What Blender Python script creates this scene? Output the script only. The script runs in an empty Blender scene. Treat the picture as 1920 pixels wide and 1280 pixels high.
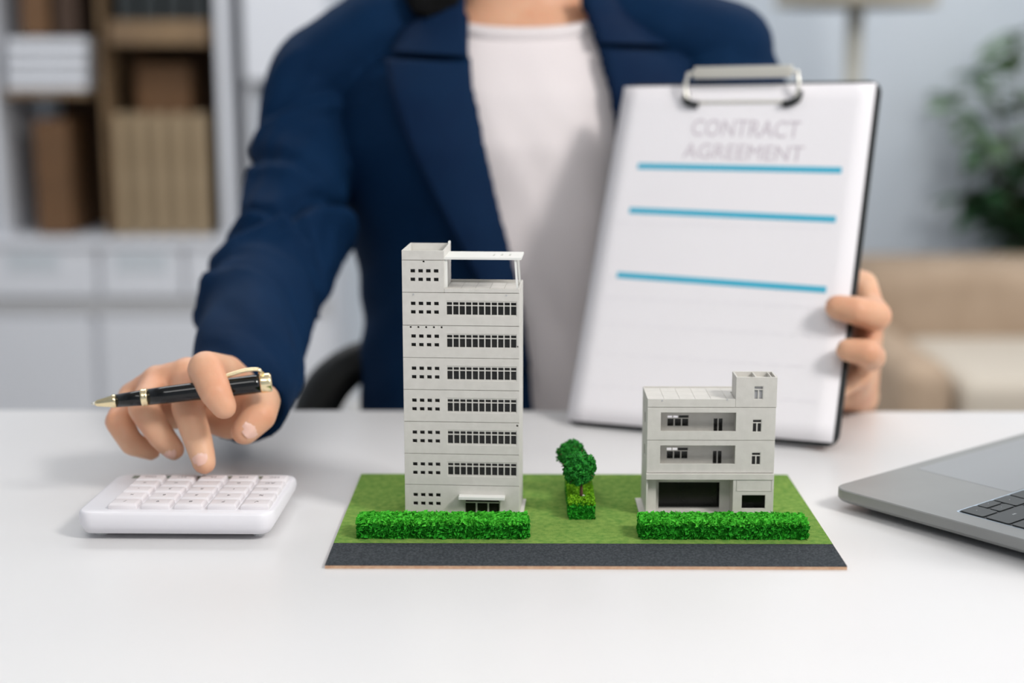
import bpy, bmesh, math, random
from mathutils import Vector, Matrix, noise, Euler
R = math.radians
random.seed(7)
scene = bpy.context.scene
COL = scene.collection

# ------------------------------------------------------------------ camera, world, lights, exposure
CAMZ, PITCH, YAW, FPX = 0.29, R(10.64), R(0.42), 2700.0
cd = bpy.data.cameras.new('camera'); cam = bpy.data.objects.new('camera', cd); COL.objects.link(cam)
cam.location = (0, 0, CAMZ); cam.rotation_euler = (math.pi/2-PITCH, 0, YAW)
cd.sensor_width = 36; cd.lens = FPX/1920*36; cd.clip_start = .02; cd.clip_end = 50
cd.dof.use_dof = True; cd.dof.focus_distance = .905; cd.dof.aperture_fstop = 2.9; cd.dof.aperture_blades = 0
scene.camera = cam
CM = cam.rotation_euler.to_matrix()

w = bpy.data.worlds.new('room_light'); scene.world = w; w.use_nodes = True
w.node_tree.nodes['Background'].inputs[0].default_value = (.93, .96, 1, 1)
w.node_tree.nodes['Background'].inputs[1].default_value = 1.3

def area(name, loc, target, size, size_y, power, color):
    l = bpy.data.lights.new(name, 'AREA'); l.shape = 'RECTANGLE'; l.size = size; l.size_y = size_y
    l.energy = power; l.color = color
    o = bpy.data.objects.new(name, l); COL.objects.link(o); o.location = loc
    o.rotation_euler = (Vector(target)-Vector(loc)).to_track_quat('-Z', 'Y').to_euler()
    return o
area('window_light', (1.62, -.32, 1.72), (0, 1.0, 0), .5, .5, 44, (1, .97, .93))
area('desk_fill_light', (-.2, -.55, 1.86), (-.1, 1.2, .15), 1.5, .6, 18, (1, .99, .97))  # unseen frontal fill, added to brighten the shirt, paper and desk
area('room_fill_light', (0, 2.75, 1.86), (0, 2.75, 0), 3.6, 1.0, 54, (.97, .985, 1))  # unseen overhead fill, added to lift the bookcase and far side

vs = scene.view_settings
vs.view_transform = 'Standard'; vs.look = 'None'; vs.exposure = 0.0; vs.gamma = 1; vs.use_curve_mapping = False

# ------------------------------------------------------------------ helpers
def W(px, py, Y):                       # the point seen at (px, py) at distance Y
    d = CM @ Vector(((px-960)/FPX, (640-py)/FPX, -1))
    return Vector((0, 0, CAMZ)) + d*(Y/d.y)
def G(px, py, z=0.0):                   # the point seen at (px, py) at height z
    d = CM @ Vector(((px-960)/FPX, (640-py)/FPX, -1))
    return Vector((0, 0, CAMZ)) + d*((z-CAMZ)/d.z)
def lin(c):
    r = []
    for v in c[:3]:
        v /= 255.0
        r.append(v/12.92 if v <= .04045 else ((v+.055)/1.055)**2.4)
    return (r[0], r[1], r[2], 1)
def mat(name, c, rough=.5, metal=0., c2=None, nscale=50, bump=0., bscale=None, spec=.5, sss=0., trans=0., coat=0., detail=3, lo=.35, hi=.65):
    m = bpy.data.materials.new(name); m.use_nodes = True
    nt = m.node_tree; b = nt.nodes['Principled BSDF']
    b.inputs['Base Color'].default_value = lin(c)
    b.inputs['Roughness'].default_value = rough; b.inputs['Metallic'].default_value = metal
    b.inputs['Specular IOR Level'].default_value = spec
    if sss:
        b.inputs['Subsurface Weight'].default_value = sss
        b.inputs['Subsurface Radius'].default_value = (1, .35, .2); b.inputs['Subsurface Scale'].default_value = .005
    if trans: b.inputs['Transmission Weight'].default_value = trans
    if coat: b.inputs['Coat Weight'].default_value = coat; b.inputs['Coat Roughness'].default_value = .05
    tc = nt.nodes.new('ShaderNodeTexCoord')
    if c2:
        n = nt.nodes.new('ShaderNodeTexNoise'); n.inputs['Scale'].default_value = nscale; n.inputs['Detail'].default_value = detail
        nt.links.new(tc.outputs['Object'], n.inputs['Vector'])
        r = nt.nodes.new('ShaderNodeValToRGB')
        r.color_ramp.elements[0].position = lo; r.color_ramp.elements[1].position = hi
        r.color_ramp.elements[0].color = lin(c); r.color_ramp.elements[1].color = lin(c2)
        nt.links.new(n.outputs['Fac'], r.inputs['Fac']); nt.links.new(r.outputs['Color'], b.inputs['Base Color'])
    if bump:
        n2 = nt.nodes.new('ShaderNodeTexNoise'); n2.inputs['Scale'].default_value = bscale or nscale; n2.inputs['Detail'].default_value = 4
        nt.links.new(tc.outputs['Object'], n2.inputs['Vector'])
        bp = nt.nodes.new('ShaderNodeBump'); bp.inputs['Strength'].default_value = bump; bp.inputs['Distance'].default_value = .001
        nt.links.new(n2.outputs['Fac'], bp.inputs['Height']); nt.links.new(bp.outputs['Normal'], b.inputs['Normal'])
    return m

class MB:
    def __init__(s): s.v = []; s.f = []
    def add(s, vs_, fs_):
        o = len(s.v); s.v += [tuple(v) for v in vs_]; s.f += [tuple(i+o for i in f) for f in fs_]; return s
    def box(s, a, b):
        x0, y0, z0 = a; x1, y1, z1 = b
        return s.add([(x0,y0,z0),(x1,y0,z0),(x1,y1,z0),(x0,y1,z0),(x0,y0,z1),(x1,y0,z1),(x1,y1,z1),(x0,y1,z1)],
                     [(3,2,1,0),(4,5,6,7),(0,1,5,4),(1,2,6,5),(2,3,7,6),(3,0,4,7)])
    def capsule(s, p0, r0, p1, r1, seg=16, rings=5, flat=None):
        p0, p1 = Vector(p0), Vector(p1); ax = p1-p0
        ax = ax.normalized() if ax.length > 1e-9 else Vector((0,0,1))
        if flat: side = Vector(flat[0]).normalized(); k = flat[1]; side = (side-ax*side.dot(ax)).normalized()
        else: side = ax.orthogonal().normalized(); k = 1
        up = ax.cross(side)
        vs_, pts = [], []
        for i in range(rings+1):
            t = math.pi/2*(1-i/rings); pts.append((p0-ax*r0*math.sin(t), r0*math.cos(t)))
        for i in range(rings+1):
            t = math.pi/2*i/rings; pts.append((p1+ax*r1*math.sin(t), r1*math.cos(t)))
        vs_.append(pts[0][0])
        for c, r in pts[1:-1]:
            for j in range(seg):
                a = 2*math.pi*j/seg
                vs_.append(c+side*(r*math.cos(a))+up*(r*k*math.sin(a)))
        vs_.append(pts[-1][0]); n = len(pts)-2; fs = []
        for j in range(seg):
            fs.append((0, 1+(j+1)%seg, 1+j))
            for i in range(n-1):
                a, b = 1+i*seg+j, 1+i*seg+(j+1)%seg
                fs.append((a, b, b+seg, a+seg))
            fs.append((1+(n-1)*seg+j, 1+(n-1)*seg+(j+1)%seg, len(vs_)-1))
        return s.add(vs_, fs)
    def chain(s, pts, **k):
        for (a, ra), (b, rb) in zip(pts[:-1], pts[1:]): s.capsule(a, ra, b, rb, **k)
        return s
    def tube(s, path, rad, seg=10, cap=True, kx=1., ky=1., closed=False, ref=(0,0,1)):
        path = [Vector(p) for p in path]; n = len(path); vs_ = []; fs = []
        for i, p in enumerate(path):
            if closed: t = path[(i+1)%n]-path[i-1]
            else: t = path[min(i+1,n-1)]-path[max(i-1,0)]
            t.normalize(); rf = Vector(ref)
            if abs(t.dot(rf)) > .97: rf = Vector((1,0,0)) if abs(t.x) < .9 else Vector((0,1,0))
            sx = t.cross(rf).normalized(); sy = sx.cross(t)
            r = rad[i] if isinstance(rad, (list, tuple)) else rad
            for j in range(seg):
                a = 2*math.pi*j/seg; vs_.append(p+sx*(r*kx*math.cos(a))+sy*(r*ky*math.sin(a)))
        m = n if closed else n-1
        for i in range(m):
            for j in range(seg):
                a, b = i*seg+j, i*seg+(j+1)%seg; c, d = ((i+1)%n)*seg+(j+1)%seg, ((i+1)%n)*seg+j
                fs.append((a, b, c, d))
        if cap and not closed: fs.append(tuple(range(seg))[::-1]); fs.append(tuple((n-1)*seg+j for j in range(seg)))
        return s.add(vs_, fs)
    def lathe(s, prof, c=(0,0,0), axis=(0,0,1), seg=24):          # prof: (radius, height)
        ax = Vector(axis).normalized(); sx = ax.orthogonal().normalized(); sy = ax.cross(sx); vs_ = []; fs = []
        for r, h in prof:
            for j in range(seg):
                a = 2*math.pi*j/seg; vs_.append(Vector(c)+ax*h+sx*(r*math.cos(a))+sy*(r*math.sin(a)))
        for i in range(len(prof)-1):
            for j in range(seg):
                a, b = i*seg+j, i*seg+(j+1)%seg; fs.append((a, b, b+seg, a+seg))
        if prof[0][0] > 0: fs.append(tuple(range(seg))[::-1])
        if prof[-1][0] > 0: fs.append(tuple((len(prof)-1)*seg+j for j in range(seg)))
        return s.add(vs_, fs)
    def prism(s, poly, y0, y1):                                   # polygon in x,z pushed along y
        n = len(poly)
        return s.add([(x, y0, z) for x, z in poly]+[(x, y1, z) for x, z in poly],
                     [tuple(range(n)), tuple(range(2*n-1, n-1, -1))]+[(i, i+n, (i+1)%n+n, (i+1)%n) for i in range(n)])
    def slab(s, poly, z0, z1):                                    # polygon in x,y pushed along z
        n = len(poly)
        return s.add([(x, y, z0) for x, y in poly]+[(x, y, z1) for x, y in poly],
                     [tuple(range(n))[::-1], tuple(range(n, 2*n))]+[(i, (i+1)%n, (i+1)%n+n, i+n) for i in range(n)])
    def panel(s, x0, x1, z0, z1, holes, y0, y1):                  # upright panel in x,z with rectangular holes
        xs = sorted({x0, x1} | {min(max(v, x0), x1) for h in holes for v in (h[0], h[1])})
        zs = sorted({z0, z1} | {min(max(v, z0), z1) for h in holes for v in (h[2], h[3])})
        nx, nz = len(xs)-1, len(zs)-1
        def solid(i, k):
            if not (0 <= i < nx and 0 <= k < nz): return False
            cx, cz = (xs[i]+xs[i+1])/2, (zs[k]+zs[k+1])/2
            return not any(h[0] < cx < h[1] and h[2] < cz < h[3] for h in holes)
        for i in range(nx):
            for k in range(nz):
                if not solid(i, k): continue
                a, b, c, d = xs[i], xs[i+1], zs[k], zs[k+1]
                s.add([(a,y0,c),(b,y0,c),(b,y0,d),(a,y0,d)], [(0,1,2,3)])
                s.add([(a,y1,c),(b,y1,c),(b,y1,d),(a,y1,d)], [(3,2,1,0)])
                if not solid(i-1, k): s.add([(a,y0,c),(a,y1,c),(a,y1,d),(a,y0,d)], [(3,2,1,0)])
                if not solid(i+1, k): s.add([(b,y0,c),(b,y1,c),(b,y1,d),(b,y0,d)], [(0,1,2,3)])
                if not solid(i, k-1): s.add([(a,y0,c),(b,y0,c),(b,y1,c),(a,y1,c)], [(3,2,1,0)])
                if not solid(i, k+1): s.add([(a,y0,d),(b,y0,d),(b,y1,d),(a,y1,d)], [(0,1,2,3)])
        return s
    def build(s, name, m, parent=None, smooth=False, bevel=0, seg=2, loc=None, weld=False):
        me = bpy.data.meshes.new(name); me.from_pydata(s.v, [], s.f)
        if weld:
            bm = bmesh.new(); bm.from_mesh(me); bmesh.ops.remove_doubles(bm, verts=bm.verts, dist=1e-6); bmesh.ops.recalc_face_normals(bm, faces=bm.faces); bm.to_mesh(me); bm.free()
        me.materials.append(m)
        if smooth: me.polygons.foreach_set('use_smooth', [True]*len(me.polygons))
        o = bpy.data.objects.new(name, me); COL.objects.link(o)
        if parent: o.parent = parent
        if loc: o.location = loc
        if bevel:
            b = o.modifiers.new('bevel', 'BEVEL'); b.width = bevel; b.segments = seg; b.limit_method = 'ANGLE'; b.angle_limit = R(35)
        return o
def tag(o, label=None, cat=None, group=None, kind=None):
    for k, v in (('label', label), ('category', cat), ('group', group), ('kind', kind)):
        if v: o[k] = v
    return o
def thing(name, label, cat, loc=(0,0,0), rz=0, group=None):
    o = bpy.data.objects.new(name, None); COL.objects.link(o); o.location = loc; o.rotation_euler = (0,0,rz); o.empty_display_size = .05
    return tag(o, label, cat, group)
def struct(o): o['kind'] = 'structure'; return o
def baked(o, name=None):
    dg = bpy.context.evaluated_depsgraph_get(); me = bpy.data.meshes.new_from_object(o.evaluated_get(dg))
    o.modifiers.clear(); o.data = me; me.polygons.foreach_set('use_smooth', [True]*len(me.polygons)); return o
def remesh(o, vox, it=4, fac=.5):
    m = o.modifiers.new('r', 'REMESH'); m.mode = 'VOXEL'; m.voxel_size = vox
    if it: s = o.modifiers.new('s', 'SMOOTH'); s.iterations = it; s.factor = fac
    bpy.context.view_layer.update(); return baked(o)
def text(name, body, size, m, parent, matrix, width=None, ext=.00008):
    cu = bpy.data.curves.new(name, 'FONT'); cu.body = body; cu.size = size; cu.align_x = 'CENTER'; cu.extrude = ext; cu.resolution_u = 3
    t = bpy.data.objects.new(name, cu); COL.objects.link(t); bpy.context.view_layer.update()
    me = bpy.data.meshes.new_from_object(t.evaluated_get(bpy.context.evaluated_depsgraph_get())); bpy.data.objects.remove(t)
    if width:
        xs = [v.co.x for v in me.vertices]; k = width/(max(xs)-min(xs))
        for v in me.vertices: v.co.x *= k
    me.materials.clear(); me.materials.append(m)
    o = bpy.data.objects.new(name, me); COL.objects.link(o); o.parent = parent; o.matrix_local = matrix
    return o
def lerp(a, b, t): return a+(b-a)*t
def interp(tab, x):
    if x <= tab[0][0]: return tab[0][1]
    for (x0, y0), (x1, y1) in zip(tab[:-1], tab[1:]):
        if x <= x1: return lerp(y0, y1, (x-x0)/(x1-x0)) if not isinstance(y0, tuple) else tuple(lerp(p, q, (x-x0)/(x1-x0)) for p, q in zip(y0, y1))
    return tab[-1][1]
def spline(pts, n):                                               # catmull-rom through tuples
    P = [pts[0]]+list(pts)+[pts[-1]]; out = []; m = len(pts)-1
    for q in range(n+1):
        u = q/n*m; i = min(int(u), m-1); t = u-i; a, b, c, d = P[i:i+4]
        out.append(tuple(.5*((2*b[k])+(-a[k]+c[k])*t+(2*a[k]-5*b[k]+4*c[k]-d[k])*t*t+(-a[k]+3*b[k]-3*c[k]+d[k])*t**3) for k in range(len(b))))
    return out

# ------------------------------------------------------------------ materials
M = dict(
    table=mat('table_white', (221,220,220), .34, spec=.35, c2=(218,217,218), nscale=3),
    edge=mat('table_edge', (222,222,222), .4),
    wall=mat('wall_paint', (196,203,211), .9, c2=(190,198,207), nscale=2, bump=.1, bscale=300),
    floor=mat('floor_grey', (176,170,162), .6, c2=(166,160,152), nscale=4),
    ceil=mat('ceiling_white', (235,235,235), .9),
    model=mat('model_plastic', (201,198,192), .55, c2=(207,204,198), nscale=180, bump=.06, bscale=900, spec=.4),
    model_light=mat('model_plastic_light', (228,228,224), .5),
    interior_shade=mat('interior_shade_dark', (22,23,22), .25, c2=(34,33,31), nscale=60, spec=.35),  # near-black colour standing in for the shade inside the model buildings
    grass=mat('grass_flock', (100,142,66), 1., c2=(138,166,84), nscale=260, bump=.7, bscale=1500, spec=.05, detail=6, lo=.3, hi=.72),
    asphalt=mat('asphalt_strip', (50,55,60), .9, c2=(84,88,92), nscale=700, bump=.9, bscale=1200, spec=.2, detail=5, lo=.42, hi=.75),
    mdf=mat('board_edge', (205,170,140), .8, c2=(190,150,120), nscale=400),
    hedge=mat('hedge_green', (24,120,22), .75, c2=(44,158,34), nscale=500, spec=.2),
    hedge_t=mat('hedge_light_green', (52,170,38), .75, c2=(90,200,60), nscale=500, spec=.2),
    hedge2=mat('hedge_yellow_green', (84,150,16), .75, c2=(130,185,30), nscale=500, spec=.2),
    crown=mat('crown_green', (22,102,34), .75, c2=(48,146,48), nscale=500, spec=.2),
    trunk=mat('trunk_brown', (92,58,46), .8),
    twig=mat('twig_brown', (110,78,60), .8),
    glue=mat('glue_white', (205,210,200), .4),
    calc=mat('calculator_white', (232,230,235), .32),
    key=mat('calculator_key', (228,223,226), .4),
    legend=mat('key_print', (120,115,120), .6),
    lcd=mat('display_grey', (120,130,120), .15),
    black=mat('pen_lacquer', (3,4,6), .1, spec=.5),
    gold=mat('gold', (250,232,188), .2, 1.),
    skin=mat('skin', (226,180,148), .46, c2=(218,160,128), nscale=26, sss=.25, bump=.15, bscale=420, spec=.35),
    nail=mat('nail', (236,190,174), .22, sss=.2),
    hair=mat('hair_black', (6,6,7), .7, spec=.12),
    navy=mat('blazer_navy', (8,40,72), .8, c2=(6,34,64), nscale=9, bump=.25, bscale=1400, spec=.10),
    navy2=mat('blazer_lapel_navy', (9,36,66), .8, c2=(8,30,60), nscale=12, bump=.25, bscale=1400, spec=.12),
    tee=mat('shirt_white', (234,226,227), .85, c2=(229,221,222), nscale=6, bump=.15, bscale=1200, spec=.15),
    cuff=mat('cuff_pale_blue', (196,218,238), .7),
    trouser=mat('trouser_dark', (24,26,32), .8),
    shoe=mat('shoe_black', (12,12,12), .4),
    chair=mat('chair_black', (10,12,12), .55),
    chrome=mat('chrome', (226,223,214), .36, .85),
    clipb=mat('clipboard_black', (16,22,24), .45),
    clipback=mat('clipboard_edge', (40,46,46), .5),
    paper=mat('paper', (240,237,241), .75, c2=(237,234,238), nscale=5),
    cyan=mat('ink_cyan', (66,176,206), .7),
    ink=mat('ink_grey', (207,198,206), .8),
    faint=mat('ink_faint', (235,232,237), .8),
    alu=mat('aluminium_grey', (150,151,150), .42, .35, c2=(147,148,147), nscale=30),
    pad=mat('trackpad_grey', (160,162,164), .35, .3),
    keyd=mat('laptop_key', (58,62,62), .45),
    well=mat('key_well', (22,26,30), .5),
    bevel_glint=mat('key_well_glint', (190,208,224), .3, .2),  # pale blue put in as the reflection along the bevel
    kprint=mat('laptop_print', (215,220,222), .5),
    screen=mat('screen_dark', (12,14,18), .1),
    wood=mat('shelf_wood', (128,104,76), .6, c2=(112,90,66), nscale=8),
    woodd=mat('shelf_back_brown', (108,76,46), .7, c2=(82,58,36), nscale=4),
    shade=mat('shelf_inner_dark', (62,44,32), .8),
    file=mat('file_tan', (160,140,112), .75, c2=(152,132,104), nscale=10),
    folder=mat('folder_dark', (30,36,38), .6),
    cab=mat('cabinet_white', (208,210,216), .5),
    cabg=mat('cabinet_band_grey', (178,178,180), .6),
    cabr=mat('cabinet_recess', (188,194,200), .6),
    boxg=mat('box_grey', (150,158,166), .7),
    sofa=mat('sofa_beige', (176,154,132), .9, c2=(166,144,122), nscale=12),
    sofa_s=mat('sofa_cushion', (196,186,172), .9),
    pot=mat('pot_grey', (170,170,165), .7),
    leaf=mat('leaf_green', (104,136,98), .5, c2=(128,156,118), nscale=20),
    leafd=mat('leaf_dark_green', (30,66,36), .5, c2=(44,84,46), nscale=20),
    stem=mat('stem_brown', (92,82,60), .7),
    lampsh=mat('lamp_shade', (226,220,204), .8),
    brass=mat('lamp_pole', (205,202,190), .6),
)

# ------------------------------------------------------------------ the room
FZ = -.74
struct(MB().box((-2.6,-1.6,FZ-.05),(2.6,4.25,FZ)).build('floor', M['floor']))
struct(MB().box((-2.6,4.15,FZ),(2.6,4.25,1.9)).build('wall_back', M['wall']))
struct(MB().box((-2.7,-1.6,FZ),(-2.6,4.25,1.9)).build('wall_left', M['wall']))
struct(MB().box((-2.7,-1.6,1.9),(2.7,4.25,1.95)).build('ceiling', M['ceil']))
struct(MB().box((-2.6,-1.6,FZ),(2.6,-1.5,1.9)).build('wall_front', M['wall']))
wr = MB().panel(-1.5, 4.25, FZ, 1.9, [(-1.2,.9,-.1,1.7),(1.3,3.4,-.1,1.7)], 2.6, 2.7)      # drawn along x, then turned onto the right side
wr.v = [(y, x, z) for x, y, z in wr.v]
struct(wr.build('wall_right', M['wall'], weld=True))
for k, (a, b) in enumerate(((-1.2,.9),(1.3,3.4))):
    wf = MB().panel(a, b, -.1, 1.7, [(a+.04,(a+b)/2-.02,-.06,1.66),((a+b)/2+.02,b-.04,-.06,1.66)], 2.62, 2.67); wf.v = [(y, x, z) for x, y, z in wf.v]
    struct(wf.build('window_%d'%(k+1), M['ceil'], weld=True))
struct(MB().box((-2.6,4.135,FZ),(2.6,4.15,FZ+.09)).build('baseboard_back', M['ceil'], bevel=.003))

# desk
BACK = G(960, 769).y
desk = thing('desk', 'white desk with a smooth glossy top holding the model, calculator and laptop', 'desk', (0,0,FZ))
MB().box((-.95,.18,-.028-FZ),(1.0,BACK,0-FZ)).build('desk_top', M['table'], desk, bevel=.002)
for x in (-.88, .93):
    for y in (.24, BACK-.06):
        MB().box((x-.025,y-.025,0),(x+.025,y+.025,-.028-FZ)).build('leg', M['edge'], desk, bevel=.003)
MB().box((-.85,BACK-.07,-.09-FZ),(.9,BACK-.05,-.0285-FZ)).build('apron', M['edge'], desk)

# ------------------------------------------------------------------ background furniture
SY = 3.8
def r2(x0, y0, x1, y1, Y=SY):                  # a box front between two seen corners -> x0,x1,z0,z1
    a, b = W(x0, y0, Y), W(x1, y1, Y); return a.x, b.x, b.z, a.z
sh = thing('bookcase', 'brown wooden bookcase with open compartments above white drawers', 'bookcase', (-1.1,SY,FZ))
def sbox(name, m, px, y0=0., y1=.33, par=sh, bev=.002):
    x0, x1, z0, z1 = r2(*px)
    return MB().box((x0+1.1, y0, z0-FZ), (x1+1.1, y1, z1-FZ)).build(name, m, par, bevel=bev)
sbox('side_panel', M['cab'], (388,-380,440,447))
sbox('divider', M['wood'], (165,-380,203,444))
sbox('side_panel', M['cab'], (-60,-380,8,447))
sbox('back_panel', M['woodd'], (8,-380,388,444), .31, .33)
sbox('shelf', M['wood'], (203,38,388,84))
sbox('shelf', M['wood'], (203,-190,388,-165))
sbox('shelf', M['wood'], (8,-160,165,-135))
sbox('shelf', M['wood'], (8,168,165,182), 0, .3)
sbox('base_top', M['cab'], (-60,445,620,462), -.02)
x0, x1, z0, z1 = r2(-60, 462, 620, 560)
bs = MB().box((x0+1.1, .01, .06), (x1+1.1, .33, z1-FZ)).build('carcass', M['cab'], sh)
for i, (a, b) in enumerate(((-55,185),(190,345),(350,615))):
    d = sbox('drawer', M['cab'], (a,464,b,556), -.012, .01)
    sbox('handle_recess', M['cabr'], ((a+b)/2-50,472,(a+b)/2+50,508), -.014, -.01, d)
sbox('rail', M['cabg'], (-60,560,620,590), -.004, .01)
for a, b in ((-55,185),(190,400),(405,615)): sbox('door', M['cab'], (a,592,b,800), -.012, .01)
# tall white cabinet beside it
wc = thing('white_cabinet', 'white wall cabinet with an open niche beside the blazer sleeve', 'cabinet', (-.55,SY,FZ))
x0, x1, z0, z1 = r2(441, -380, 620, 443.5)
MB().panel(x0+.55, x1+.55, z0-FZ, z1-FZ, [(W(452,0,SY).x+.55, W(600,0,SY).x+.55, W(0,345,SY).z-FZ, W(0,150,SY).z-FZ)], 0, .02).build('front', M['cab'], wc)
MB().box((x0+.55,.3,z0-FZ),(x1+.55,.32,z1-FZ)).build('back_panel', M['cab'], wc)
MB().box((x0+.55,.02,z0-FZ),(x0+.57,.3,z1-FZ)).build('side_panel', M['cab'], wc)
MB().box((x1+.53,.02,z0-FZ),(x1+.55,.3,z1-FZ)).build('side_panel', M['cab'], wc)
zb = W(0,345,SY).z
MB().box((x0+.57,.02,zb-.012-FZ),(x1+.53,.3,zb-FZ)).build('shelf', M['cab'], wc)
def book(name, label, cat, m, px, dep=.22, y=.03, group=None, detail=True):
    x0, x1, z0, z1 = r2(*px); o = thing(name, label, cat, ((x0+x1)/2, SY+y, z0), group=group); h = (x1-x0)/2
    MB().box((-h+.001,0,0),(h-.001,dep,z1-z0)).build('cover', m, o, bevel=.003)
    if detail: MB().box((-h*.5,-.0015,(z1-z0)*.62),(h*.5,.0005,(z1-z0)*.8)).build('spine_label', M['file'] if name == 'folder' else m, o)
    return o
ordn = ['leftmost','second','third','fourth','rightmost']
for i in range(5):
    a = 205+i*36.4
    book('magazine_file', 'tan upright file on the shelf, %s of the row of five'%(ordn[i]+(' from the left' if 0 < i < 4 else '')), 'file', M['file'], (a,214,a+35.6,443), group='tan files on the bottom shelf')
for i in range(4):
    a = 206+i*45
    book('folder', 'dark folder on the upper shelf of the bookcase, %s of four'%['leftmost','second from the left','third from the left','rightmost'][i], 'folder', M['folder'], (a,-110,a+43,38), group='dark folders on the upper shelf')
book('cardboard_box', 'brown box standing upright in the lower left compartment', 'box', M['woodd'], (52,225,132,443), detail=False)
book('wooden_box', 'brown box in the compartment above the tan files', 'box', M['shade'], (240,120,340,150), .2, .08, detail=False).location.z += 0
for o in list(COL.objects):
    if o.name == 'wooden_box': wb = o
x0, x1, z0, z1 = r2(236, 120, 342, 214); wb.location.z = z0
wb.children[0].data = MB().box((-(x1-x0)/2,0,0),((x1-x0)/2,.2,z1-z0)).build('tmp', M['woodd']).data
bpy.data.objects.remove(bpy.data.objects['tmp'])
for k in range(4):
    book('storage_tray', 'white tray stacked on the left shelf, %s of four'%['bottom','second from the bottom','third from the bottom','top'][k], 'tray', M['cab'], (10,147-k*25,162,168-k*25), .27, .0, group='white trays on the left shelf', detail=False)
book('brown_book', 'brown book standing on the top left shelf above the white trays', 'book', M['woodd'], (24,-80,86,68), detail=False)
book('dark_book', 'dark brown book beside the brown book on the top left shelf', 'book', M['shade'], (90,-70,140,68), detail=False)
book('document_box', 'grey document box inside the white cabinet niche', 'box', M['boxg'], (462,180,545,345), .2, .05, detail=False)

# floor lamp
LX = W(1592,300,3.5).x
fl = thing('floor_lamp', 'floor lamp with a pale shade cropped by the top of the picture', 'lamp', (LX,3.5,FZ))
zs = W(1592,12,3.5).z-FZ
MB().lathe([(.16,0),(.16,.015),(.02,.03),(.0,.03)]).build('base', M['brass'], fl, True)
MB().lathe([(.02,.03),(.02,zs+.25)]).build('pole', M['brass'], fl, True)
MB().lathe([(.19,zs),(.15,zs+.26),(.147,zs+.26),(.187,zs)]).build('lamp_shade', M['lampsh'], fl, True)

# sofa
sx0 = W(1672,640,3.1).x
so = thing('sofa', 'beige upholstered sofa behind the desk at the right edge', 'sofa', (sx0,3.0,FZ))
zt = W(0,560,3.1).z-FZ; zse = W(0,690,3.1).z-FZ
MB().box((0,.02,.08),(1.45,.75,zse-.14)).build('frame', M['sofa'], so, True, .03, 4)
MB().box((.02,.52,.09),(1.43,.8,zt+.02)).build('backrest', M['sofa'], so, True, .06, 5)
MB().box((.0,0,.09),(.12,.74,zse+.03)).build('armrest', M['sofa'], so, True, .05, 5)
MB().box((1.33,0,.09),(1.45,.74,zse+.03)).build('armrest', M['sofa'], so, True, .05, 5)
MB().box((.13,.0,zse-.14),(.725,.53,zse)).build('seat_cushion', M['sofa_s'], so, True, .04, 5)
MB().box((.73,.0,zse-.14),(1.32,.53,zse)).build('seat_cushion', M['sofa_s'], so, True, .04, 5)
for x in (.06,1.39):
    for y in (.06,.7): MB().lathe([(.015,0),(.022,.1)], (x,y,0)).build('leg', M['shade'], so)

# potted plant on a side table behind the sofa
pl_c = W(1925,480,3.95)
tbz = W(0,560,3.95).z
ct = thing('side_table', 'pale side table behind the sofa carrying the plant', 'table', (pl_c.x,3.97,FZ))
MB().lathe([(.0,tbz-FZ-.02),(.17,tbz-FZ-.02),(.17,tbz-FZ),(0,tbz-FZ)]).build('table_top', M['cab'], ct)
for q in range(3):
    a = q*2.094+.4; MB().tube([(math.cos(a)*.14,math.sin(a)*.14,0),(math.cos(a)*.1,math.sin(a)*.1,tbz-FZ-.02)], .012).build('leg', M['wood'], ct)
pp = thing('potted_plant', 'leafy green plant in a grey pot near the right edge', 'plant', (pl_c.x,3.97,tbz))
hp = W(0,492,3.95).z-tbz
MB().lathe([(.0,0),(.06,0),(.09,hp),(.082,hp),(.078,hp-.015),(0,hp-.015)]).build('pot', M['pot'], pp, True)
lf = MB(); Lp = [(0,0,0),(.3,.012,.1),(.65,.014,.12),(1,0,0)]
pts = []
for t, ww in ((0,.02),(.25,.2),(.5,.26),(.75,.18),(1,.0)):
    for sd in (-1,0,1): pts.append((sd*ww*.06, t*.085, -.012*t*t+abs(sd)*.006))
fs = []
for i in range(4):
    for j in range(2): a = i*3+j; fs.append((a,a+1,a+4,a+3))
leaf_me = {}
for key in ('leaf','leafd'):
    o = MB().add(pts+[(x,y,z-.0012) for x,y,z in pts], fs+[tuple(i+15 for i in f[::-1]) for f in fs]).build('leaf', M[key], None, True)
    leaf_me[key] = o.data; bpy.data.objects.remove(o)
rnd = random.Random(3)
stems = [(-.23,.34,.95),(-.20,.52,.8),(-.1,.62,.9),(.02,.6,1),(.14,.5,1),(-.26,.2,.9),(.22,.42,1),(-.12,.2,1),(-.05,.12,1),(.08,.16,1),(-.25,.44,.8),(.26,.22,1)]
for si, (dx, hz, _) in enumerate(stems):
    dx *= .78 if dx < 0 else 1
    dy = rnd.uniform(-.14,.1)
    path = spline([(0,0,hp-.02),(dx*.25,dy*.3,hp+hz*.45),(dx*.7,dy*.7,hp+hz*.85),(dx,dy,hp+hz)], 14)
    MB().tube(path, [.005*(1-.7*i/14) for i in range(15)], 6).build('stem', M['stem'], pp, True)
    for i in range(3, 15):
        for q in range(2):
            if rnd.random() < .12: continue
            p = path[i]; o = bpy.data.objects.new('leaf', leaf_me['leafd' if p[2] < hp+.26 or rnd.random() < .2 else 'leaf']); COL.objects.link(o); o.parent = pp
            o.location = p; s = rnd.uniform(.8,1.35)*(1.15 if hz < .25 else 1); o.scale = (s*1.3,s,s); o.rotation_euler = (rnd.uniform(-.7,.6), rnd.uniform(-.5,.5), rnd.uniform(0,6.28))

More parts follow.
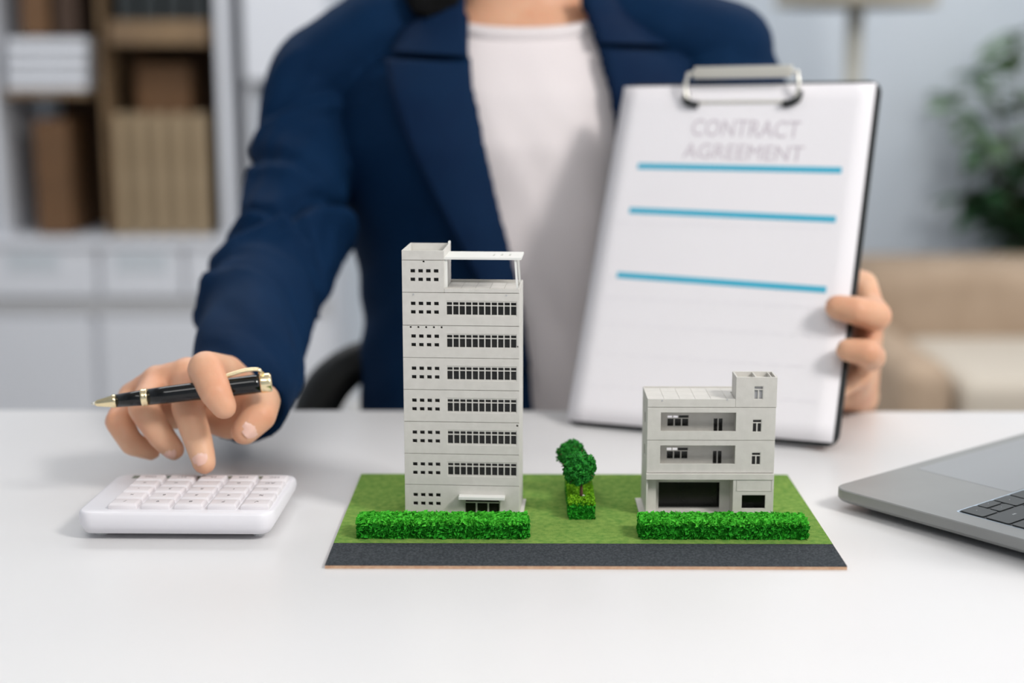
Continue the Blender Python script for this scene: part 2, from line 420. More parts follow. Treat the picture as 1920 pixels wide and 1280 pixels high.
# ------------------------------------------------------------------ model baseboard
bx0, bx1, by0, by1, bt = -.1169, .1922, .8135, 1.0095, .0025
yr = G(1000, 1018, bt).y
board = thing('model_base_board', 'thin board with green turf and a black road strip along its front', 'model base', (0,0,0))
MB().box((bx0,by0,0),(bx1,by1,bt-.0006)).build('board', M['mdf'], board)
MB().box((bx0,yr,bt-.0006),(bx1,by1,bt)).build('turf', M['grass'], board)
MB().box((bx0,by0,bt-.0006),(bx1,yr-.0002,bt-.0001)).build('road_strip', M['asphalt'], board)
fl_ = MB(); rnd = random.Random(11)
for i in range(9000):
    x = rnd.uniform(bx0+.001,bx1-.001); y = rnd.uniform(yr+.0005,by1-.001); a = rnd.uniform(0,6.28); l = rnd.uniform(.0003,.0007); h = rnd.uniform(.0002,.0006)
    dx, dy = math.cos(a)*l, math.sin(a)*l
    fl_.add([(x,y,bt-.0001),(x+dy*.3,y-dx*.3,bt-.0001),(x+dx,y+dy,bt+h)], [(0,1,2)])
tag(fl_.build('turf_fibres', M['grass'], board), kind='stuff')

# ------------------------------------------------------------------ tall model building
TY = G(970, 970, bt).y
tw = W(760, 970, TY); tower = thing('model_tower', 'tall light grey model office tower with seven rows of windows', 'model building', (tw.x,TY,bt), R(-3.2))
def tx(px): return W(px,760,TY).x-tw.x+.0007
def tz(py): return W(860,py,TY).z-bt
TW = tx(972); TD = .0415; TT = .0014
def hole(px0, py0, px1, py1, fx, fz): return (fx(px0), fx(px1), fz(py1), fz(py0))
ls = [548,609.5,670,730,789.8,849.8,908,970.5]
MB().box((-.0012,-.0006,0),(TW+.0022,TD+.001,.0012)).build('base_plate', M['model'], tower, bevel=.0002)
def shell(mb, x0, x1, z0, z1, y0, y1, t):       # three remaining walls
    mb.box((x0,y0,z0),(x0+t,y1,z1)); mb.box((x1-t,y0,z0),(x1,y1,z1)); mb.box((x0+t,y1-t,z0),(x1-t,y1,z1))
# penthouse with its cap
px_l, px_r = 754.5, 827.5
def hx(px, py): return tx(px+(py-548)/422*6.0)    # follow the tapering of the view
def small(y, fx=lambda p: p):
    hs = []
    for r_ in (0, 1):
        for c in range(4):
            x = 765.8+c*14.4; hs.append((tx(x+5.0), tx(x+13.6), tz(y+r_*16+6.5), tz(y+r_*16)))
    return hs
g = .00016
PR = tx(833)
z0, z1 = tz(ls[0])+g, tz(487.5)-g
m = MB().panel(0, PR, z0, z1, small(504.3)+[(tx(793.5),tx(797),tz(491.5),tz(488.5))], 0, TT); shell(m, 0, PR, z0, z1, TT, TD*.999, TT)
st = m.build('storey', M['model'], tower, bevel=.00012, seg=1, weld=True)
MB().box((TT,TT+.0004,z0),(PR-TT,TT+.0008,z1)).build('window_tone_sheet', M['interior_shade'], st)  # dark sheet imitating the unlit inside behind the penthouse holes
m = MB().panel(0, PR, tz(487.5)+g, tz(469.5), [], 0, .0011); shell(m, 0, PR, tz(487.5)+g, tz(469.5), .0011, TD*.999, .0011)
cap = m.build('parapet_cap', M['model'], tower, bevel=.00012, seg=1, weld=True)
MB().box((.0011,.0011,tz(487.5)+g),(PR-.0011,TD-.0015,tz(487.5)+.0012)).build('cap_floor', M['model_light'], cap)
MB().box((PR-.0011,TD-.006,tz(469.5)),(PR,TD-.0002,tz(469.5)+.0016)).build('fin', M['model_light'], cap)
# roof terrace
zt0, zt1 = tz(ls[0])+g, tz(540)
m = MB().panel(PR+.0001, TW, zt0, zt1, [], 0, .0011)
m.box((TW-.0011,.0011,zt0),(TW,TD,zt1)); m.box((PR+.0001,TD-.0011,zt0),(TW-.0011,TD,zt1))
m.build('roof_parapet', M['model'], tower, bevel=.00012, seg=1, weld=True)
nxs, nys = 5, 3; rx0, rx1, ry0, ry1 = PR+.0002, TW-.0012, .0012, TD-.0012
for i in range(nxs):
    for j in range(nys):
        a, b = lerp(rx0,rx1,i/nxs)+.0001, lerp(rx0,rx1,(i+1)/nxs)-.0001; c, d = lerp(ry0,ry1,j/nys)+.0001, lerp(ry0,ry1,(j+1)/nys)-.0001
        MB().box((a,c,zt0),(b,d,zt0+.0009)).build('roof_tile', M['model'], tower)
# pergola
zp = tz(486.5); pr = tx(975); pm = MB(); hs = [(tx(920),tx(923.5)),(tx(934.5),tx(938.5)),(tx(949.5),tx(953.5))]
cuts = [PR]+[v for h in hs for v in h]+[pr]
for i in range(len(cuts)-1):
    a, b = cuts[i], cuts[i+1]
    if i % 2 == 0: pm.box((a,.002,zp),(b,.033,zp+.0014))
    else: pm.box((a,.002,zp),(b,.012,zp+.0014)); pm.box((a,.022,zp),(b,.033,zp+.0014))
pg = pm.build('pergola_slab', M['model_light'], tower)
m = MB(); m.prism([(tx(962),zp),(tx(966),zp),(tx(969.5),zt0),(tx(966),zt0)], .003, .0045); m.build('pergola_post', M['model_light'], tower)
m = MB(); m.prism([(tx(962),zp),(tx(966),zp),(tx(969.5),zt0),(tx(966),zt0)], .0305, .032); m.build('pergola_post', M['model_light'], tower)
MB().box((PR,.003,zt1),(PR+.0018,.0045,zp)).build('pergola_post', M['model_light'], tower)
# storeys
for k in range(7):
    yt, yb = ls[k], ls[k+1]
    z0, z1 = (tz(yb)+g if k < 6 else .0012), tz(yt)-g
    H = yb-yt
    hs = small(yt+17.2*(H/61) if k < 6 else 923.8)
    if k == 1: hs += [(tx(767+i*14.4-2.3+3.5), tx(767+i*14.4+1.2+3.5), tz(614.6), tz(611.2)) for i in range(5)]
    if k == 1: hs += [(tx(967), tx(970), tz(649), tz(646))]
    if k == 4: hs += [(tx(966.5), tx(970), tz(797), tz(793.5))]
    if k < 6:
        rib = (tx(836.5), tx(967.2), tz(yt+43.2*(H/61)), tz(yt+15.2*(H/61))); hs = [h for h in hs]+[rib]
    else:
        hs += [(tx(767+i*14.2+2), tx(767+i*14.2+6), tz(965), tz(961)) for i in range(5)]
        door = (tx(868.5), tx(935.5), .0012, tz(931.5)); hs += [door]
    m = MB().panel(0, TW, z0, z1, hs, 0, TT); shell(m, 0, TW, z0, z1, TT, TD, TT)
    st = m.build('storey', M['model'], tower, bevel=.0001, seg=1, weld=True)
    MB().box((TT,TT+.0012,z0+.0001),(tx(834),TT+.0016,z1)).build('window_tone_sheet', M['interior_shade'], st)  # dark sheet in place of the shaded interior behind the small holes
    if k < 6:
        a, b, c, d = rib; pit = (b-a)/11; ww = .00052; ph = []
        zsplit = d-(d-c)*.30
        for i in range(11):
            x_, y_ = a+i*pit+ww*.5+.0001, a+(i+1)*pit-ww*.5-.0001
            ph.append((x_,y_,zsplit+.0003,d-.0008)); ph.append((x_,y_,c+.0009,zsplit-.0003))
        MB().panel(a, b, c, d, ph, .0003, .0011).build('window_frame', M['model'], st)
        MB().box((a-.0004,.0016,c-.0002),(b+.0003,.0019,d+.0002)).build('window_tone_sheet', M['interior_shade'], st)  # ribbon window backed by a sheet coloured like the unlit interior
    else:
        a, b, c, d = door; zs_ = d-(d-c)*.24; t3 = (b-a)/3; ww = .0003
        ph = [(a+.0006,b-.0006,zs_+.0004,d-.0002)]+[(a+i*t3+ww+.0002, a+(i+1)*t3-ww-.0002, c, zs_-.0003) for i in range(3)]
        MB().panel(a, b, c, d, ph, .0006, .0012).build('door_frame', M['model'], st)
        MB().box((a-.0004,.0016,c),(b+.0004,.0019,d+.0002)).build('door_shade_sheet', M['interior_shade'], st)  # shade of the entrance interior put in as a dark sheet
        MB().box((tx(858.5),-.0062,tz(930)),(tx(945.5),-.00005,tz(924.5))).build('canopy', M['model_light'], st, bevel=.00015, seg=1)
for x, y in ((776,551.5),(948,552)):
    MB().lathe([(.0006,0),(.0006,.0004)], (tx(x),-.0003,tz(y)), (0,1,0), 10).build('pin_mark', M['cabg'], tower)

# ------------------------------------------------------------------ low model building
SYf = G(1212, 968, bt).y
s0 = W(1213, 968, SYf); low = thing('model_house', 'low light grey model building with two long balconies and an open garage', 'model building', (s0.x,SYf,bt))
def ax(px): return W(px,840,SYf).x-s0.x
def az(py): return W(1330,py,SYf).z-bt
def bx_(px, py): return ax(px+(840-py)*-.012*(1 if px > 1300 else 0))
LW, LD, LT = ax(1452.5), .0385, .0011
x00 = ax(1213)
MB().box((x00-.0040,-.0040,0),(LW+.0016,LD+.0005,.0009)).build('base_plate', M['model'], low, bevel=.0001, seg=1)
xs_b = ax(1378.5)
# upper storeys
for (yt, yb) in ((763.6,825.3),(825.3,886.5)):
    z0, z1 = az(yb)+g, az(yt)-g
    op = (ax(1238), xs_b, az(yb-17), az(yt+9.8))
    rw = (ax(1409.5), ax(1426.5), az(yb-15.5), az(yt+22.5))
    m = MB().panel(x00, LW, z0, z1, [op, rw], 0, LT)
    lw = [( .014,.021, z0+.007, z0+.0145)]
    m.box((LW-LT,LT,z0),(LW,LD,z1))
    kb = (SYf+LD)/(SYf+.0115)
    def bxx(px): return (ax(980+(px-980)*1.0125)+s0.x)*kb-s0.x
    hz = z1-(az(yt)-az(yt+61.5))*.245-.0022; wh = ((az(yt)-az(yt+61.5))*(.60-.245))*.30
    hd = (LD-.0115)*.262
    m.panel(x00+LT, LW-LT, z0, z1, [(bxx(1248), bxx(1271), hz-wh-hd-.0012, hz-hd+.0003)], LD-LT, LD)
    # left wall with a slit window
    xa, xb = x00, x00+LT; h = lw[0]
    m.box((xa,LT,z0),(xb,h[0],z1)); m.box((xa,h[1],z0),(xb,LD,z1)); m.box((xa,h[0],z0),(xb,h[1],h[2])); m.box((xa,h[0],h[3]),(xb,h[1],z1))
    st = m.build('storey', M['model'], low, bevel=.0001, seg=1, weld=True)
    MB().box((x00+LT+.0002,h[0]-.001,h[2]-.001),(x00+LT+.0005,h[1]+.001,h[3]+.001)).build('window_tone_sheet', M['interior_shade'], st)  # dark sheet for the shade seen through the slit
    # balcony: floor, soffit, side wall, back wall with window and door
    yb_ = .0115
    m = MB(); m.box((x00+LT,LT,z0+.0002),(xs_b+.002,yb_,op[2]-.0032)); m.box((x00+LT,LT,op[3]+.0004),(xs_b+.002,yb_,z1-.0001)); m.box((xs_b+.0005,LT,op[2]-.0032),(xs_b+.0015,yb_,op[3]+.0004))
    m.box((x00+LT+.0001,LT,op[2]-.0032),(op[0]-.0005,yb_,op[3]+.0004))
    m.build('balcony', M['model'], st)
    k = 1.0125
    def ix(px): return ax(980+(px-980)*k)
    zz0, zz1 = op[2]-.0032, op[3]+.0004
    H = az(yt)-az(yt+61.5)
    def iz(fr): return z1-H*fr-.0022
    win = (ix(1249.5), ix(1290.5), iz(.60), iz(.245)); dr = (ix(1336.5), ix(1354), zz0, iz(.34))
    iw = MB().panel(op[0]-.0008, xs_b+.002, zz0, zz1, [win, dr], yb_, yb_+.0009).build('inner_wall', M['model'], st)
    a, b, c, d = win; zs_ = d-(d-c)*.30; t3 = (b-a)/3
    MB().panel(a, b, c, d, [(a+.0003,a+t3*.72,zs_+.0003,d-.0003),(a+t3*.85,a+t3*1.5,zs_+.0003,d-.0003),(a+t3*1.6,b-.0003,zs_+.0003,d-.0003)]+[(a+i*t3+.0004,a+(i+1)*t3-.0004,c+.0003,zs_-.0003) for i in range(3)], yb_+.0002, yb_+.0008).build('window_frame', M['model'], st)
    MB().box((a+t3*1.6-.0002,yb_+.0012,c-.0003),(b+.0003,yb_+.0015,d+.0003)).build('window_tone_sheet', M['interior_shade'], st)  # interior shade behind the balcony window, painted as dark sheets
    MB().box((a-.0003,yb_+.0012,c-.0003),(a+t3*1.6-.0002,yb_+.0015,zs_)).build('window_tone_sheet', M['interior_shade'], st)
    a, b, c, d = dr; md = (a+b)/2
    MB().panel(a, b, c, d, [(a+.0002,md-.0004,c+.0002,d-.0003),(md+.0004,b-.0002,c+.0002,d-.0003)], yb_+.0002, yb_+.0008).build('door_frame', M['model'], st)
    MB().box((a-.0003,yb_+.0012,c),(b+.0003,yb_+.0015,d+.0003)).build('door_shade_sheet', M['interior_shade'], st)  # dark sheet for the unlit room behind the balcony door
    def twin(rw, par, y=.0002, lit=False):
        a, b, c, d = rw; zs_ = d-(d-c)*.26; md = (a+b)/2
        MB().panel(a, b, c, d, [(a+.0003,b-.0003,zs_+.0003,d-.0003),(a+.0003,md-.0004,c+.0003,zs_-.0003),(md+.0004,b-.0003,c+.0003,zs_-.0003)], y, y+.0007).build('window_frame', M['model'], par)
        MB().box((a-.0004,LT+.0003,c-.0004),(b+.0004,LT+.0006,d+.0004)).build('window_tone_sheet', M['interior_shade'] if not lit else M['cabg'], par)  # sheet coloured as the dark interior, light grey for the lit one
    twin(rw, st)
# stair tower on the roof
z0, z1 = az(763.6)+g, az(707)
SX = ax(1377)
rw = (ax(1410.5), ax(1427.5), az(748.5), az(723.5))
m = MB().panel(SX, LW+.0003, z0, z1, [rw], 0, LT); shell(m, SX, LW+.0003, z0, z1, LT, .019, LT)
m.box((SX+LT,LT,z1-.0035),(LW-LT,.0179,z1-.003)); m.box(((SX+LW)/2-.0004,LT,z1-.003),((SX+LW)/2+.0004,.0179,z1-.0003)); m.box((LW-.0035,LT,z1-.003),(LW-.0028,.0179,z1-.0003))
st = m.build('stair_tower', M['model'], low, bevel=.0001, seg=1, weld=True); twin(rw, st, lit=True)
# roof
rz = az(748)
m = MB().panel(x00, SX-.0001, z0, rz, [], 0, .0008); m.box((x00,.0008,z0),(x00+.0008,LD,rz)); m.box((x00+.0008,LD-.0008,z0),(LW,LD,rz)); m.box((LW-.0008,.0192,z0),(LW,LD-.0008,rz))
m.build('roof_parapet', M['model'], low, bevel=.0001, seg=1, weld=True)
for i in range(8):
    for j in range(3):
        a, b = lerp(x00+.0009,LW-.0009,i/8), lerp(x00+.0009,LW-.0009,(i+1)/8)-.00018; c, d = lerp(.0009,LD-.0009,j/3), lerp(.0009,LD-.0009,(j+1)/3)-.00018
        if b > SX and c < .0192:
            if a > SX-.001: continue
            b = min(b, SX-.0002)
        MB().box((a,c,z0),(b,d,rz-.0008)).build('roof_tile', M['model'], low)
# ground storey
zl = az(886.5)
MB().box((x00-.0003,-.0022,az(897.5)),(LW-.0001,.0004,zl-g)).build('ledge', M['model'], low, bevel=.0001, seg=1)
gs = MB(); zg = .0009
gy = .0120
gs.box((x00,.0005,az(897.5)),(LW,LD,zl-g))
gs.box((x00,.0005,zg),(x00+.0012,LD,az(897.5))); gs.box((LW-LT,.0011,zg),(LW,LD,az(897.5))); gs.box((x00+.0012,LD-LT,zg),(LW-LT,LD,az(897.5)))
gst = gs.build('storey', M['model'], low, weld=False)
MB().panel(x00+.0012, ax(1377), zg, az(897.6), [(W(1234.5,930,SYf+gy).x-s0.x, W(1349,930,SYf+gy).x-s0.x, zg+.0008, W(1290,903.5,SYf+gy).z-bt)], gy, gy+.0012).build('garage_wall', M['model'], gst)
MB().box((x00+.0012,.0052,zg),(ax(1233.2),.0064,az(897.6))).build('pier', M['model'], gst, bevel=.0001, seg=1)
MB().box((ax(1236),gy+.006,zg),(ax(1376),gy+.0064,az(898))).build('garage_shade_sheet', M['interior_shade'], gst)  # dark sheet painting the shade deep inside the open garage
xr = ax(1376)
MB().panel(xr, LW, zg, az(890), [(ax(1393),ax(1437),az(951.5),az(926.5))], -.0016, -.0003).build('shop_wall', M['model'], gst, bevel=.0001, seg=1, weld=True)
MB().box((xr,-.0003,zg),(xr+.0012,gy,az(897.6))).build('shop_side_wall', M['model'], gst)
MB().box((xr+.0013,.0045,zg),(LW-LT,.0049,az(898))).build('shop_shade_sheet', M['interior_shade'], gst)  # dark sheet for the shaded inside of the shop
MB().panel(ax(1382.5), ax(1449.5), az(918.5), az(896), [(ax(1383.6),ax(1448.4),az(917.6),az(896.9))], -.0019, -.0016).build('sign_frame', M['model'], gst)
for x, y in ((1240,751),(1361,749)): MB().lathe([(.0006,0),(.0006,.0004)], (ax(x),-.0002,az(y)), (0,1,0), 10).build('pin_mark', M['cabg'], low)

# ------------------------------------------------------------------ hedges and trees
def chip(mb, c, s, rnd):
    d = Vector((rnd.gauss(0,1),rnd.gauss(0,1),rnd.gauss(0,1))).normalized(); u = d.orthogonal().normalized()*s; v = d.cross(u).normalized()*s*.7
    c = Vector(c); mb.add([c-u, c-v+d*s*.3, c+u, c+v-d*s*.3+d*s*.5], [(0,1,2),(0,2,3)])
def hedge(name, label, x0, x1, y0, y1, h, ms, mt, n, size=.0011, seed=1, ragged=0.):
    rnd = random.Random(seed); o = thing(name, label, 'hedge', ((x0+x1)/2,(y0+y1)/2,bt)); lx, ly = (x1-x0)/2, (y1-y0)/2
    core = MB().box((-lx+.0008,-ly+.0008,0),(lx-.0008,ly-.0008,h-.0007)).build('core', ms, o); core['kind'] = 'stuff'
    side, top = MB(), MB()
    A = [('f',2*lx*h),('b',2*lx*h*.5),('l',2*ly*h),('r',2*ly*h),('t',4*lx*ly*1.2)]; tot = sum(a for _, a in A)
    for f, a in A:
        for i in range(int(n*a/tot)):
            j = rnd.uniform(-.0014,.0005); zz = h*rnd.random()
            if f == 't':
                p = (rnd.uniform(-lx,lx), rnd.uniform(-ly,ly), h+j*.6+rnd.uniform(-.0004,.0006)); chip(top, p, size*rnd.uniform(.6,1.2), rnd); continue
            if f in 'fb': p = (rnd.uniform(-lx,lx), (-ly-j) if f == 'f' else ly+j, zz)
            else: p = ((-lx-j) if f == 'l' else lx+j+ragged*rnd.random()*(.5 if zz > h*.7 else 1), rnd.uniform(-ly,ly), zz)
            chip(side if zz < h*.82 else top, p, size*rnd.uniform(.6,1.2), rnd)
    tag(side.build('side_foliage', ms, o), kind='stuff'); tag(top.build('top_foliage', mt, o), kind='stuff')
    return o
hy0, hy1 = G(830,1010,bt).y, G(830,1010,bt).y+.0185
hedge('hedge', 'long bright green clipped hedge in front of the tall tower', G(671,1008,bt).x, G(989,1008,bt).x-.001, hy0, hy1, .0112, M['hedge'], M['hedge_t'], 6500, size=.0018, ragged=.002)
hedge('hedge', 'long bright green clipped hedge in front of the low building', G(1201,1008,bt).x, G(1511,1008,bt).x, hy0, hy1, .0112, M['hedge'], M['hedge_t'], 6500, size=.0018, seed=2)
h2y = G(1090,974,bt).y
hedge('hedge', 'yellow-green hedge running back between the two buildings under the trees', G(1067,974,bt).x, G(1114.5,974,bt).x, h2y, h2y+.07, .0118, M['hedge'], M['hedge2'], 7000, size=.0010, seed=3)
def tree(name, label, base, c, r, ht, seed, n):
    rnd = random.Random(seed); o = thing(name, label, 'tree', base)
    b = Vector(base); c = Vector(c)-b
    MB().tube(spline([(0,0,0),(c.x*.1,c.y*.2,c.z*.35),(c.x*.5,c.y*.5,c.z*.75),tuple(c)], 8), [.0012,.0011,.001,.0009,.0009,.0008,.0007,.0006,.0005], 8).build('trunk', M['trunk'], o, True)
    core = MB(); ch = MB(); tw = MB()
    for i in range(44):
        zf = 1-2*(i+.5)/44; pf = i*2.39996; d = Vector((math.sqrt(1-zf*zf)*math.cos(pf), math.sqrt(1-zf*zf)*math.sin(pf), zf)); kk = rnd.uniform(.66,.80); q = c+Vector((d.x*r*kk,d.y*r*kk,d.z*ht*kk)); rr = r*rnd.uniform(.24,.32)
        core.capsule(q, rr*.8, q+d*rr*.2, rr*.75, 8, 3)
        for k in range(n//44):
            e = Vector((rnd.gauss(0,1),rnd.gauss(0,1),rnd.gauss(0,1))).normalized(); chip(ch, q+e*rr*rnd.uniform(.8,1.15), rnd.uniform(.0007,.0013), rnd)
    core.capsule(c, r*.72, c+Vector((0,0,.001)), r*.72, 10, 4)
    for i in range(14):
        d = Vector((rnd.gauss(0,1),rnd.gauss(0,1),rnd.gauss(0,1))).normalized(); tw.tube([c+d*r*.4, c+d*r*1.08], [.0004,.0002], 5)
    tag(core.build('crown_core', M['crown'], o, True), kind='stuff'); tag(ch.build('foliage', M['crown'], o), kind='stuff'); tag(tw.build('twigs', M['twig'], o), kind='stuff')
    MB().capsule((.0008,0,.0001),.0011,(.0015,0,.0001),.0009,8,3).build('glue_blob', M['glue'], o, True)
ztop = bt+.0118
b1 = G(1090,930,ztop); b1.z = ztop
tree('model_tree', 'front round green model tree on the middle hedge with its trunk showing', b1, W(1086,877,b1.y), .0112, .0118, 4, 4400)
b2 = G(1074,905,ztop); b2.z = ztop; b2.y = .957
b2.x = W(1074,900,.957).x
tree('model_tree', 'rear round green model tree half hidden behind the front one', b2, W(1072,851,.957), .0098, .0100, 5, 3600)

# ------------------------------------------------------------------ calculator
CY0 = .862
cx0, cx1 = W(138,975,CY0).x, W(503,975,CY0).x+.003
ca = thing('calculator', 'white desk calculator with square keys under the pointing finger', 'calculator', ((cx0+cx1)/2,CY0,0), R(-.6))
hw = (cx1-cx0)/2; CD = .100
def rrect(x0, x1, y0, y1, r, n=6):
    P = []
    for cx, cy, a0 in ((x1-r,y1-r,0),(x0+r,y1-r,90),(x0+r,y0+r,180),(x1-r,y0+r,270)):
        for i in range(n+1): a = R(a0+90*i/n); P.append((cx+r*math.cos(a), cy+r*math.sin(a)))
    return P
def topz(y): return .0186-.0030*y/CD
v, f = [], []; LAY = ((.0075,.0),(.0035,.06),(.0008,.36),(0,.62),(.0004,.88),(.0014,.98),(.0026,1.0))
for ins, k in LAY:
    for x, y in rrect(-hw+ins,hw-ins,ins*.8,CD-ins,.011-min(ins,.005)): v.append((x, y, lerp(.0036, topz(y), k)))
n = len(v)//len(LAY)
for q in range(len(LAY)-1):
    for i in range(n): f.append((q*n+i,q*n+(i+1)%n,(q+1)*n+(i+1)%n,(q+1)*n+i))
f.append(tuple(range(n))[::-1]); f.append(tuple((len(LAY)-1)*n+i for i in range(n)))
body = MB().add(v, f).build('body', M['calc'], ca, True)
for x in (-hw+.012,hw-.012):
    for y in (.016,CD-.014): MB().lathe([(.004,0),(.004,.0040)], (x,y,0), seg=14).build('foot', M['edge'], ca)
kx0, kx1 = W(203,955,.878).x-ca.location.x, W(512,955,.878).x-ca.location.x
ky0, ky1 = .0085, .0865; pw, pd = (kx1-kx0)/5, (ky1-ky0)/5
leg = [['MC','MR','M-','M+','ON'],['AC','0','.','=','+'],['C','1','2','3','-'],['%','4','5','6','x'],['√','7','8','9','/']]
ang = math.atan2(-.0030, CD)
for c in range(5):
    for r_ in range(5):
        x, y = kx0+(c+.5)*pw, ky0+(r_+.5)*pd; z = topz(y)
        k = MB().add([(sx*(pw/2-.0013-t),sy*(pd/2-.0008-t*1.1),zz) for zz, t in ((-.0012,0),(.0022,.0002),(.0033,.0014)) for sx, sy in ((-1,-1),(1,-1),(1,1),(-1,1))],
            [(3,2,1,0),(8,9,10,11)]+[(i+4*q,(i+1)%4+4*q,(i+1)%4+4*q+4,i+4*q+4) for q in (0,1) for i in range(4)]).build('key', M['key'], ca, True, .0004, 2)
        k.location = (x,y,z); k.rotation_euler = (ang,0,0)
        text('legend', leg[4-r_][4-c], .0048, M['legend'], k, Matrix.Translation((0,.0018,.0033)) @ Matrix.Rotation(math.pi,4,'Z'))
MB().box((-hw+.012,CD-.0130,.0150),(hw-.012,CD-.006,.0160)).build('display', M['lcd'], ca)

# ------------------------------------------------------------------ laptop
LA = R(39.5); lz = .0150; lc = G(1559, 912, lz)
lap = thing('laptop', 'grey aluminium laptop with black keys cropped by the right edge', 'laptop', (lc.x,lc.y,0), LA-R(90))
# local: +y runs along the palm-rest edge, +x runs toward the hinge
LWd, LDp = .304, .2124
def rrect(x0, x1, y0, y1, r, n=6):
    P = []
    for cx, cy, a0 in ((x1-r,y1-r,0),(x0+r,y1-r,90),(x0+r,y0+r,180),(x1-r,y0+r,270)):
        for i in range(n+1): a = R(a0+90*i/n); P.append((cx+r*math.cos(a), cy+r*math.sin(a)))
    return P
def layered(layers, name, m, par, smooth=False, bevel=0):
    n = len(layers[0][0]); v = [(x,y,z) for P, z in layers for x, y in P]; f = [tuple(range(n))[::-1], tuple((len(layers)-1)*n+i for i in range(n))]
    for q in range(len(layers)-1):
        for i in range(n): f.append((q*n+i,q*n+(i+1)%n,(q+1)*n+(i+1)%n,(q+1)*n+i))
    return MB().add(v, f).build(name, m, par, smooth, bevel)
RR = lambda t, r=.011: rrect(t, LDp-t, t, LWd-t, max(r-t,.002))
layered([(RR(.006),.0045),(RR(.0015),.0066),(RR(0),.0085),(RR(0),.0142),(RR(.0005),.0148),(RR(.0008),.0150)], 'body', M['alu'], lap)
for x in (.02,LDp-.02):
    for y in (.025,LWd-.025): MB().lathe([(.006,0),(.006,.0047)], (x,y,0), seg=16).build('foot', M['clipb'], lap)
layered([(rrect(.0095,.084,.082,.222,.003),.01495),(rrect(.0095,.084,.082,.222,.003),.01512)], 'trackpad', M['pad'], lap)
kx, kX, ky, kY = .0865, .196, .0175, LWd-.0175
layered([(rrect(kx-.0014,kX+.0006,ky-.0006,kY+.0006,.002),.0149),(rrect(kx-.0014,kX+.0006,ky-.0006,kY+.0006,.002),.01508)], 'keyboard_glint_strip', M['bevel_glint'], lap)  # light strip round the well, painting the bevel's reflection
layered([(rrect(kx,kX,ky,kY,.002),.01495),(rrect(kx,kX,ky,kY,.002),.01516)], 'keyboard_well', M['well'], lap)
u = (kY-ky)/14.5; rw_ = (kX-kx)/6
def lkey(x0, x1, y0, y1, leg=None, sz=.003):
    P = rrect(x0+.0009,x1-.0009,y0+.0009,y1-.0009,.0014,3)
    k = MB().slab([(x-x0,y-y0) for x, y in P], 0, .0007).build('key', M['keyd'], lap, loc=(x0,y0,.01516))
    if leg: text('legend', leg, sz, M['kprint'], k, Matrix.Translation(((x1-x0)/2,(y1-y0)/2,.0007)) @ Matrix.Rotation(R(-90)+math.pi,4,'Z'), ext=.00003)
rows = [[('arrow',1),('arrow2',1),('arrow',1),('opt',1),('cmd',1.25),('',5),('cmd',1.25),('opt',1),('ctrl',1),('fn',1)],
        [('shift',2.25)]+[(c,1) for c in '/.,MNBVCXZ']+[('shift',2.25)],
        [('return',1.75)]+[(c,1) for c in "';LKJHGFDSA"]+[('caps',1.75)],
        [('\\',1.5)]+[(c,1) for c in '][POIUYTREWQ']+[('tab',1.0)],
        [('delete',1.5)]+[(c,1) for c in '=-0987654321`']]
for ri, row in enumerate(rows):
    y = ky; xa = kx+ri*rw_; tot = sum(w_ for _, w_ in row); uu = (kY-ky)/tot
    for nm, w_ in row:
        yb = y+uu*w_
        if nm == 'arrow2': lkey(xa, xa+rw_/2, y, yb, '▾', .002); lkey(xa+rw_/2, xa+rw_, y, yb, '▴', .002)
        elif nm == 'arrow': lkey(xa, xa+rw_, y, yb, '·', .005)
        else: lkey(xa, xa+rw_, y, yb, nm or None, .0034 if len(nm) == 1 else .0024)
        y = yb
y = ky
for i in range(14): lkey(kx+5*rw_, kX, ky+i*(kY-ky)/14, ky+(i+1)*(kY-ky)/14)
# lid
li = bpy.data.objects.new('lid', None); COL.objects.link(li); li.parent = lap; li.location = (LDp-.004,0,.0145); li.rotation_euler = (0,R(22),0)
MB().box((.0,.0,.004),(.005,LWd,.21)).build('lid_shell', M['alu'], li, bevel=.002)
MB().box((-.0006,.006,.012),(0.0001,LWd-.006,.204)).build('display', M['screen'], li)
MB().lathe([(.004,0),(.004,.24)], (0,.032,0), (0,1,0), 14).build('hinge', M['well'], li)

# ------------------------------------------------------------------ clipboard
cb = thing('clipboard', 'black clipboard with a silver clip leaning back in the raised hand', 'clipboard', (.1395,1.122,.0028))
cb.rotation_mode = 'ZXY'
CR = Matrix.Rotation(R(-24.07),4,'Z') @ Matrix.Rotation(R(-28.22),4,'X') @ Matrix.Rotation(R(-1.17),4,'Y')
cb.rotation_mode = 'QUATERNION'; cb.rotation_quaternion = CR.to_quaternion()
CMx = Matrix.Translation(cb.location) @ CR
BW, BH = .2265, .315
def rr2(x0, x1, z0, z1, r, n=6): return rrect(x0, x1, z0, z1, r, n)
MB().prism(rr2(-BW/2,BW/2,0,BH,.011), 0, .0028).build('board', M['clipb'], cb, bevel=.0004)
